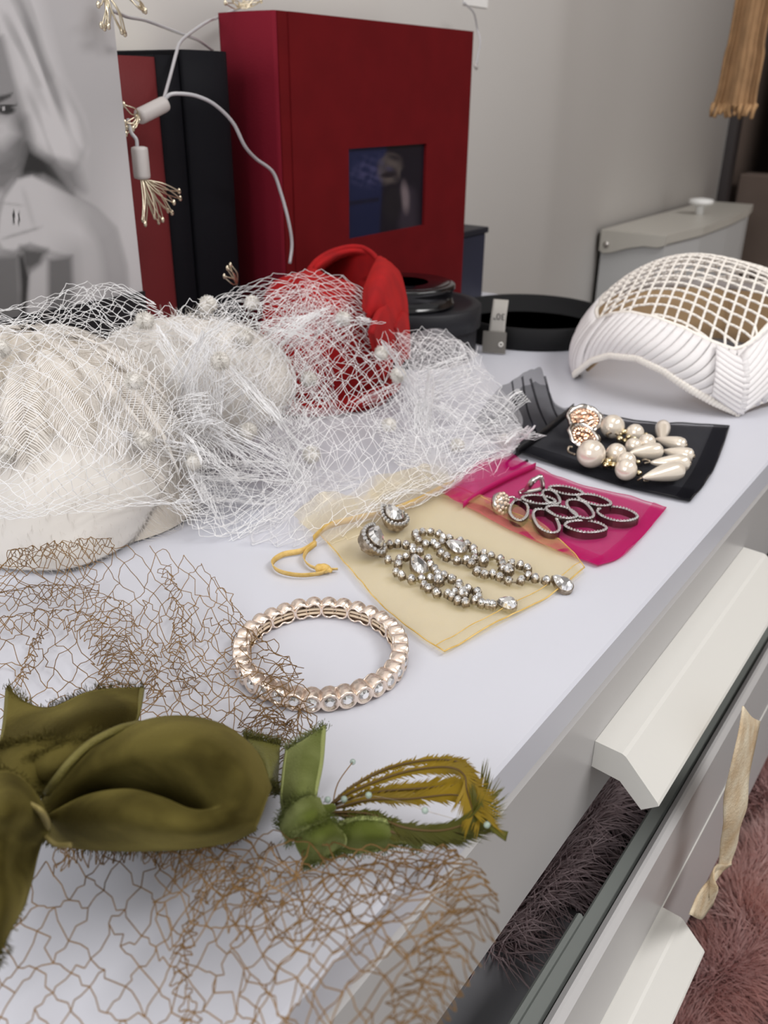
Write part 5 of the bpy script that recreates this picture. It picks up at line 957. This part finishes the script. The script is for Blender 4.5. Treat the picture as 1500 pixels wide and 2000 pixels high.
def plume(pts, w_in, w_out, nb, m, seed, grow=1.0):
    c = crom(np.array([P(*q) for q in pts]), 10); r = np.random.default_rng(seed); T = np.gradient(c, axis=0); T /= np.linalg.norm(T, axis=1)[:, None]; L = len(c); V = []; F = []
    for side, w_ in ((-1, w_in), (1, w_out)):
        if w_ <= 0: continue
        cl = 0.0
        for k in range(nb):
            t = 0.06 + 0.94 * k / nb; x = t * (L - 1); i = min(L - 2, int(x)); p = c[i] + (c[i + 1] - c[i]) * (x - i); tt = T[i]; s_ = norm(np.cross(tt, -FW) + np.array([0, 0, 0.15])) * side
            if k % 7 == 0: cl = r.normal() * 0.16
            w2 = w_ * (0.35 + 0.65 * min(1, t * 1.6)) * r.uniform(1.3, 1.75) * (0.6 + 0.4 * t * grow); d = norm(tt * (1.15 + cl) + s_ * 0.6) * w2; hw = tt * (np.linalg.norm(c[1] - c[0]) * L / nb * 2.2); q = p + d * 0.55; e = p + d + np.array([0, 0, r.normal() * 0.0005]); n = len(V)
            V += [p - hw * 0.5, p + hw * 0.5, q + hw * 0.5, q - hw * 0.5, e]; F += [(n, n + 1, n + 2, n + 3), (n + 3, n + 2, n + 4)]
    V = np.array(V); V[:, 2] = np.maximum(V[:, 2], 0.0006) if V[:, 1].min() > 0.12 else V[:, 2]
    o = mk('plume', (V, F), m, sb); mk('quill', tube(c, np.linspace(0.0005, 0.0002, L), 5), M_QUILL, o)
plume([(640, 1578, .018), (690, 1535, .022), (760, 1500, .024), (840, 1484, .026), (900, 1490, .026), (925, 1520, .024), (930, 1560, .022)], 0.0026, 0.0034, 150, M_MF, 1)
plume([(648, 1570, .019), (700, 1540, .022), (790, 1508, .024), (870, 1498, .025), (905, 1512, .025), (912, 1545, .023), (925, 1590, .022)], 0.0040, 0.0062, 150, M_MF, 2)
plume([(655, 1572, .018), (730, 1548, .020), (820, 1540, .021), (890, 1535, .022), (925, 1555, .022), (940, 1590, .021)], 0.0062, 0.0056, 150, M_MF, 3)
plume([(640, 1586, .018), (720, 1590, .019), (790, 1616, .020), (860, 1622, .020), (915, 1605, .021), (932, 1575, .022)], 0.0050, 0.0072, 170, M_MF2, 4)
plume([(640, 1590, .017), (700, 1598, .018), (770, 1626, .018), (850, 1634, .018), (910, 1620, .019), (945, 1585, .020), (935, 1545, .021)], 0.0040, 0.0068, 170, M_MF2, 5)
plume([(645, 1582, .018), (720, 1562, .020), (800, 1560, .021), (880, 1552, .021), (915, 1560, .021)], 0.0056, 0.0040, 120, M_MF, 6)
mk('plume_tip', sheet(patch(pgrid([[(944, 1608, .020), (946, 1609, .020), (948, 1611, .020)], [(968, 1618, .020), (968, 1624, .020), (968, 1629, .020)], [(993, 1624, .020), (990, 1634, .019), (988, 1643, .019)]]), 4, 3), 0.0003), M_MF2, sb)
mk('quill_binding', tube(crom([P(612, 1590, .022), P(632, 1584, .021), P(652, 1576, .020)], 4), [0.0022, 0.0022, 0.0021, 0.002, 0.0018, 0.0016, 0.0014, 0.0012, 0.001], 8), M_GV, sb)
GBD = mesh_data('glass_bead', *lathe([(0.0003, -0.0009), (0.0008, -0.0006), (0.0010, 0), (0.0008, 0.0006), (0.0003, 0.0009)], (0, 0, 0), 10), mat('pale_green_bead', srgb(176, 196, 184), 0.08, coat=0.5, alpha=0.6))
for x, y, z in ((689, 1488, .010), (672, 1561, .022), (720, 1553, .024), (830, 1583, .022), (951, 1611, .021), (640, 1562, .02)): inst('glass_bead', GBD, sb, P(x, y, z))
mk('bead_wire', tube(crom([P(*q) for q in ((650, 1575, .020), (720, 1555, .0235), (790, 1568, .022), (830, 1583, .0215), (890, 1600, .021))], 6), 0.00009, 4), M_OLDS, sb); mk('bead_wire', tube(crom([P(*q) for q in ((648, 1580, .020), (660, 1530, .014), (689, 1488, .010))], 6), 0.0002, 4), M_BRN, sb)

# ================================================================== white pleated hat with net crown
KH = np.array([0.705, 0.205, 0.0])
def per(tab):
    a = np.array(sorted(tab)); x = np.concatenate([a[:, 0] - 360, a[:, 0], a[:, 0] + 360]); y = np.tile(a[:, 1], 3); return lambda d: float(np.interp(d % 360, x, y))
zb = per([(145, 0), (150, .007), (157, .018), (166, .026), (178, .029), (188, .024), (198, .014), (207, .006), (215, 0), (222, .004), (240, .006), (270, .004), (300, 0), (0, 0), (60, 0), (120, 0.0)])
zt = per([(100, .052), (120, .049), (145, .044), (155, .052), (167, .057), (180, .057), (192, .053), (203, .046), (213, .041), (222, .048), (235, .062), (255, .068), (290, .062), (330, .058), (0, .056), (60, .054)])
rbf = per([(95, .086), (120, .090), (135, .098), (147, .104), (165, .106), (180, .109), (200, .113), (215, .116), (230, .103), (255, .096), (290, .098), (330, .102), (0, .102), (45, .094)])
wh = thing('straw_hat', 'white pleated cap hat with open net crown at the right edge', 'hat', KH)
M_PL = mat('white_pleat_cloth', srgb(244, 240, 240), 0.75, bump=0.15, bscale=900, thin=0.12); M_CORD = mat('white_cotton_cord', srgb(244, 238, 230), 0.85, bump=0.3, bscale=1500); M_LIN = mat('tan_lining', srgb(196, 166, 128), 0.85, bump=0.2, bscale=700)
def wp(ph, f, out=0.0):
    """point on the hat side: ph degrees, f 0 bottom .. 1 top"""
    r = rbf(ph); t = zt(ph); b = zb(ph); rr = r + 0.006 * math.sin(math.pi * f) - 0.014 * f ** 1.5 + out; a = math.radians(ph); return KH + np.array([rr * math.cos(a), rr * math.sin(a), b + (t - b) * f + 0.0008])
mk('inner_band', sheet(np.array([[KH + np.array([(rbf(p) - 0.010 - 0.004 * f) * math.cos(math.radians(p)), (rbf(p) - 0.010 - 0.004 * f) * math.sin(math.radians(p)), max(zb(p), 0.001) + 0.004 + (zt(p) - zb(p) - 0.010) * f]) for f in (0, 0.3, 0.6, 0.95)] for p in np.arange(0, 361, 5)]), 0.0012), M_LIN, wh)
mk('backing', sheet(np.array([[wp(p, f, -0.0022) for f in np.linspace(0.02, 0.98, 8)] for p in np.arange(0, 361, 4)]), 0.0008), M_PL, wh)
def pleat(p0, p1, lean, w0=0.5):
    G = []
    for f in np.linspace(0, 1, 9):
        row = []; sh = lean * (f ** 0.8); c0, c1 = p0 + sh, p1 + sh
        for k, s in enumerate(np.linspace(0, 1, 6)): row.append(wp(c0 + (c1 - c0) * s, f, 0.0013 * math.sin(math.pi * min(1, s * 0.92 + 0.08)) ** 0.7 - 0.0009 * s))
        G.append(row)
    mk('pleat', sheet(np.array(G), 0.0007), M_PL, wh)
ph = 104.0
while ph < 213:
    w_ = 3.0 if ph > 146 else 4.2; pleat(ph, ph + w_ * 1.12, (8 + 10 * max(0, (ph - 150) / 60)) if ph > 146 else 2.0); ph += w_
ph = 222.0
while ph < 460:
    w_ = 4.0 if ph < 300 else 7.0; pleat(ph, ph + w_ * 1.12, -9 if ph < 300 else 3); ph += w_
# leaf-shaped pleats meeting at the low front point
for k in range(9):
    f0 = 0.02 + 0.10 * k; G = []
    for t in np.linspace(0, 1, 7):
        p_ = 214 + 16 * t; f = f0 * (1 - t) + (f0 + 0.30) * t; G.append([wp(p_, min(1, max(0, f + d)), 0.004 + 0.0022 * math.sin(math.pi * (s + 0.1))) for s, d in ((0, 0), (0.35, 0.045), (0.7, 0.09), (1, 0.13))])
    mk('leaf_pleat', sheet(np.array(G), 0.0008), M_PL, wh)
for k in range(10):
    f0 = 0.02 + 0.085 * k; G = []
    for t in np.linspace(0, 1, 6):
        p_ = 216 - 11 * t; f = f0 * (1 - t) + (f0 + 0.16) * t; G.append([wp(p_, min(1, max(0, f + d)), 0.0042 + 0.002 * math.sin(math.pi * (s + 0.1))) for s, d in ((0, 0), (0.35, 0.035), (0.7, 0.07), (1, 0.10))])
    mk('leaf_pleat', sheet(np.array(G), 0.0008), M_PL, wh)
# rope braid along the arched lower edge, one small knot after another
ps = np.arange(146, 215, 1.15); V0, F0 = lathe([(0.0004, -0.0030), (0.0016, -0.0022), (0.0020, 0), (0.0016, 0.0022), (0.0004, 0.0030)], (0, 0, 0), 8); BR = mesh_data('braid_stitch', V0, F0, M_CORD)
for p_ in ps:
    a = wp(p_, 0.0, 0.0022); t = norm(wp(p_ + 1, 0, 0.002) - a); o_ = np.array([math.cos(math.radians(p_)), math.sin(math.radians(p_)), 0]); R = frame_on(a, t, norm(np.array([0, 0, 0.8]) + t * 0.55 + o_ * 0.3)); inst('braid_stitch', BR, wh, a + np.array([0, 0, 0.0018]), R)
mk('edge_cord', tube([wp(p, 0.0, 0.0) + np.array([0, 0, 0.0012]) for p in np.arange(215, 506, 4)], 0.0014, 8), M_CORD, wh)
mk('crown_cord', tube([wp(p, 1.0, -0.001) for p in np.arange(0, 360, 4)], 0.0016, 8, True), M_CORD, wh)
# net crown: knotted cotton mesh over the open top
def zc(x, y):
    a = math.degrees(math.atan2(y, x)); R = rbf(a) - 0.014; t = min(1.0, math.hypot(x, y) / R); e = zt(a); apex = 0.0875 + 0.004 * math.cos(x * 60 + 1.2) * (1 - t); return e + (apex - e) * (1 - t ** 2.1) ** 0.9, t
st_ = 0.0112; ca, sa = math.cos(YAW + 0.25), math.sin(YAW + 0.25); K_ = {}
for i in range(-16, 17):
    for j in range(-22, 23):
        u, v = (i + 0.5 * (j % 2)) * st_, j * st_ * 0.56; x, y = u * sa + v * ca, -u * ca + v * sa; z, t = zc(x, y)
        if math.hypot(x, y) < (rbf(math.degrees(math.atan2(y, x))) - 0.0145): K_[(i, j)] = KH + np.array([x, y, z])
A, B = [], []
for (i, j), p in K_.items():
    for n_ in ((i, j + 1), (i + (1 if j % 2 else -1), j + 1)):
        if n_ in K_:
            q = K_[n_]; m_ = (p + q) / 2 + np.array([0, 0, 0.0004]); A += [p, m_]; B += [m_, q]
    o_ = p - KH; rad = math.hypot(o_[0], o_[1]); a = math.degrees(math.atan2(o_[1], o_[0])); Rm = rbf(a) - 0.0145
    if rad > Rm - st_ * 0.6: A.append(p); B.append(wp(a, 1.0, -0.001))
A, B = np.array(A), np.array(B); mb = MB()
for a, b in zip(A, B): mb.add(tube([a, b], 0.00095, 5))
cn = mk('net_crown', mb.get(), M_CORD, wh, kind='stuff')
V0, F0 = lathe([(0.0002, -0.0010), (0.0011, -0.0004), (0.0011, 0.0005), (0.0002, 0.0010)], (0, 0, 0), 7); mb = MB()
for p in K_.values(): mb.add((np.array(V0) + p, F0))
mk('knots', mb.get(), M_CORD, cn, kind='stuff')

# ================================================================== feather boas in the drawers and a cream trim
def boa(name, label, path, rad, n, m, seed, core):
    c = crom(np.array(path), 12); o = thing(name, label, 'boa', tuple(c[0]), 'feather boas stored in the drawers'); mk('cord', tube(c, 0.002, 6), core, o)
    r = np.random.default_rng(seed); i = r.integers(0, len(c), n); pl = r.integers(0, n // 14, n); pd = r.normal(size=(n // 14 + 1, 3)); pi = r.integers(0, len(c), n // 14 + 1); base = c[pi[pl]] + r.normal(size=(n, 3)) * 0.002
    d = pd[pl] / np.linalg.norm(pd[pl], axis=1)[:, None] + r.normal(size=(n, 3)) * 0.32; d /= np.linalg.norm(d, axis=1)[:, None]; L = rad * r.uniform(0.6, 1.2, n)[:, None]; m1 = base + d * L * 0.55 + r.normal(size=(n, 3)) * 0.0015; e = m1 + d * L * 0.45 + r.normal(size=(n, 3)) * 0.003 + np.array([0, 0, -0.002])
    w_ = 0.0008
    mk('fluff', segs_mesh(np.concatenate([base, m1]), np.concatenate([m1, e]), np.concatenate([np.full(n, 0.0003), np.full(n, w_ * 0.55)]), np.concatenate([np.full(n, w_ * 0.55), np.full(n, 0.0001)])), m, o, kind='stuff')
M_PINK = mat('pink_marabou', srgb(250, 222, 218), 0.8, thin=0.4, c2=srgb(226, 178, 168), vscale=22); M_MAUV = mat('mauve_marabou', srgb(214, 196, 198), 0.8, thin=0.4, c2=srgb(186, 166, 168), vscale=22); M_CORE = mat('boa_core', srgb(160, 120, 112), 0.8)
M_PINK2 = mat('dusty_pink_marabou', srgb(240, 208, 206), 0.8, thin=0.4, c2=srgb(214, 164, 156), vscale=22)
zp = -0.37
boa('feather_boa', 'dusty pink feather boa at the bottom right corner below the lower handle', [P(1300, 2080, zp), P(1350, 1960, zp), P(1420, 1900, zp + 0.01), P(1500, 1890, zp), P(1560, 1960, zp)], 0.036, 17000, M_PINK2, 1, M_CORE)
boa('feather_boa', 'pale pink feather boa at the right edge, beside the cream trim', [P(1560, 1640, zp), P(1490, 1690, zp + 0.01), P(1440, 1760, zp + 0.01), P(1470, 1830, zp + 0.01), P(1560, 1820, zp)], 0.036, 17000, M_PINK, 2, M_CORE)
boa('feather_boa', 'rosy feather boa highest at the right edge, behind the drawer front', [P(1600, 1350, zp), P(1530, 1440, zp), P(1480, 1520, zp + 0.01), P(1520, 1600, zp)], 0.040, 17000, M_PINK2, 3, M_CORE)
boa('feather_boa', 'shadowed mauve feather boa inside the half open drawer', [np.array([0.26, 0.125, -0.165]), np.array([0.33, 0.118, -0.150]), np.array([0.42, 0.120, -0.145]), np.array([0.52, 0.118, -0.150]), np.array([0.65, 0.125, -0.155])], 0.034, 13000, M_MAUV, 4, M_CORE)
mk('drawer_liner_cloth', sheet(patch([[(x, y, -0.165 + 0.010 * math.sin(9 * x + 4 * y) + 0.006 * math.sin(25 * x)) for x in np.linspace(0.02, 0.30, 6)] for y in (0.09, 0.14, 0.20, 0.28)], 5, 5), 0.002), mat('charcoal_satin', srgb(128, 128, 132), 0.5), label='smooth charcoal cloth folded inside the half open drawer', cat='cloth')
ct = patch([[PY(x, y, Y) for x, y, Y in r] for r in ([(1455, 1380, .052), (1470, 1400, .050), (1490, 1410, .048)], [(1428, 1500, .050), (1444, 1510, .048), (1462, 1515, .046)], [(1412, 1590, .050), (1430, 1600, .047), (1448, 1600, .045)], [(1400, 1680, .050), (1415, 1690, .047), (1432, 1680, .045)], [(1372, 1730, .050), (1386, 1735, .048), (1400, 1705, .046)], [(1344, 1785, .050), (1372, 1795, .047), (1398, 1770, .045)])], 6, 5)
ct = ct + gnormals(ct) * (vnoise(ct, 90, 5) * 0.002)[..., None]
mk('lace_trim', sheet(ct, 0.0008), mat('cream_lace', srgb(220, 208, 184), 0.8, bump=0.6, bscale=700, c2=srgb(190, 164, 130), vscale=60), label='cream lace strip hanging over the front of the open drawer', cat='trim')
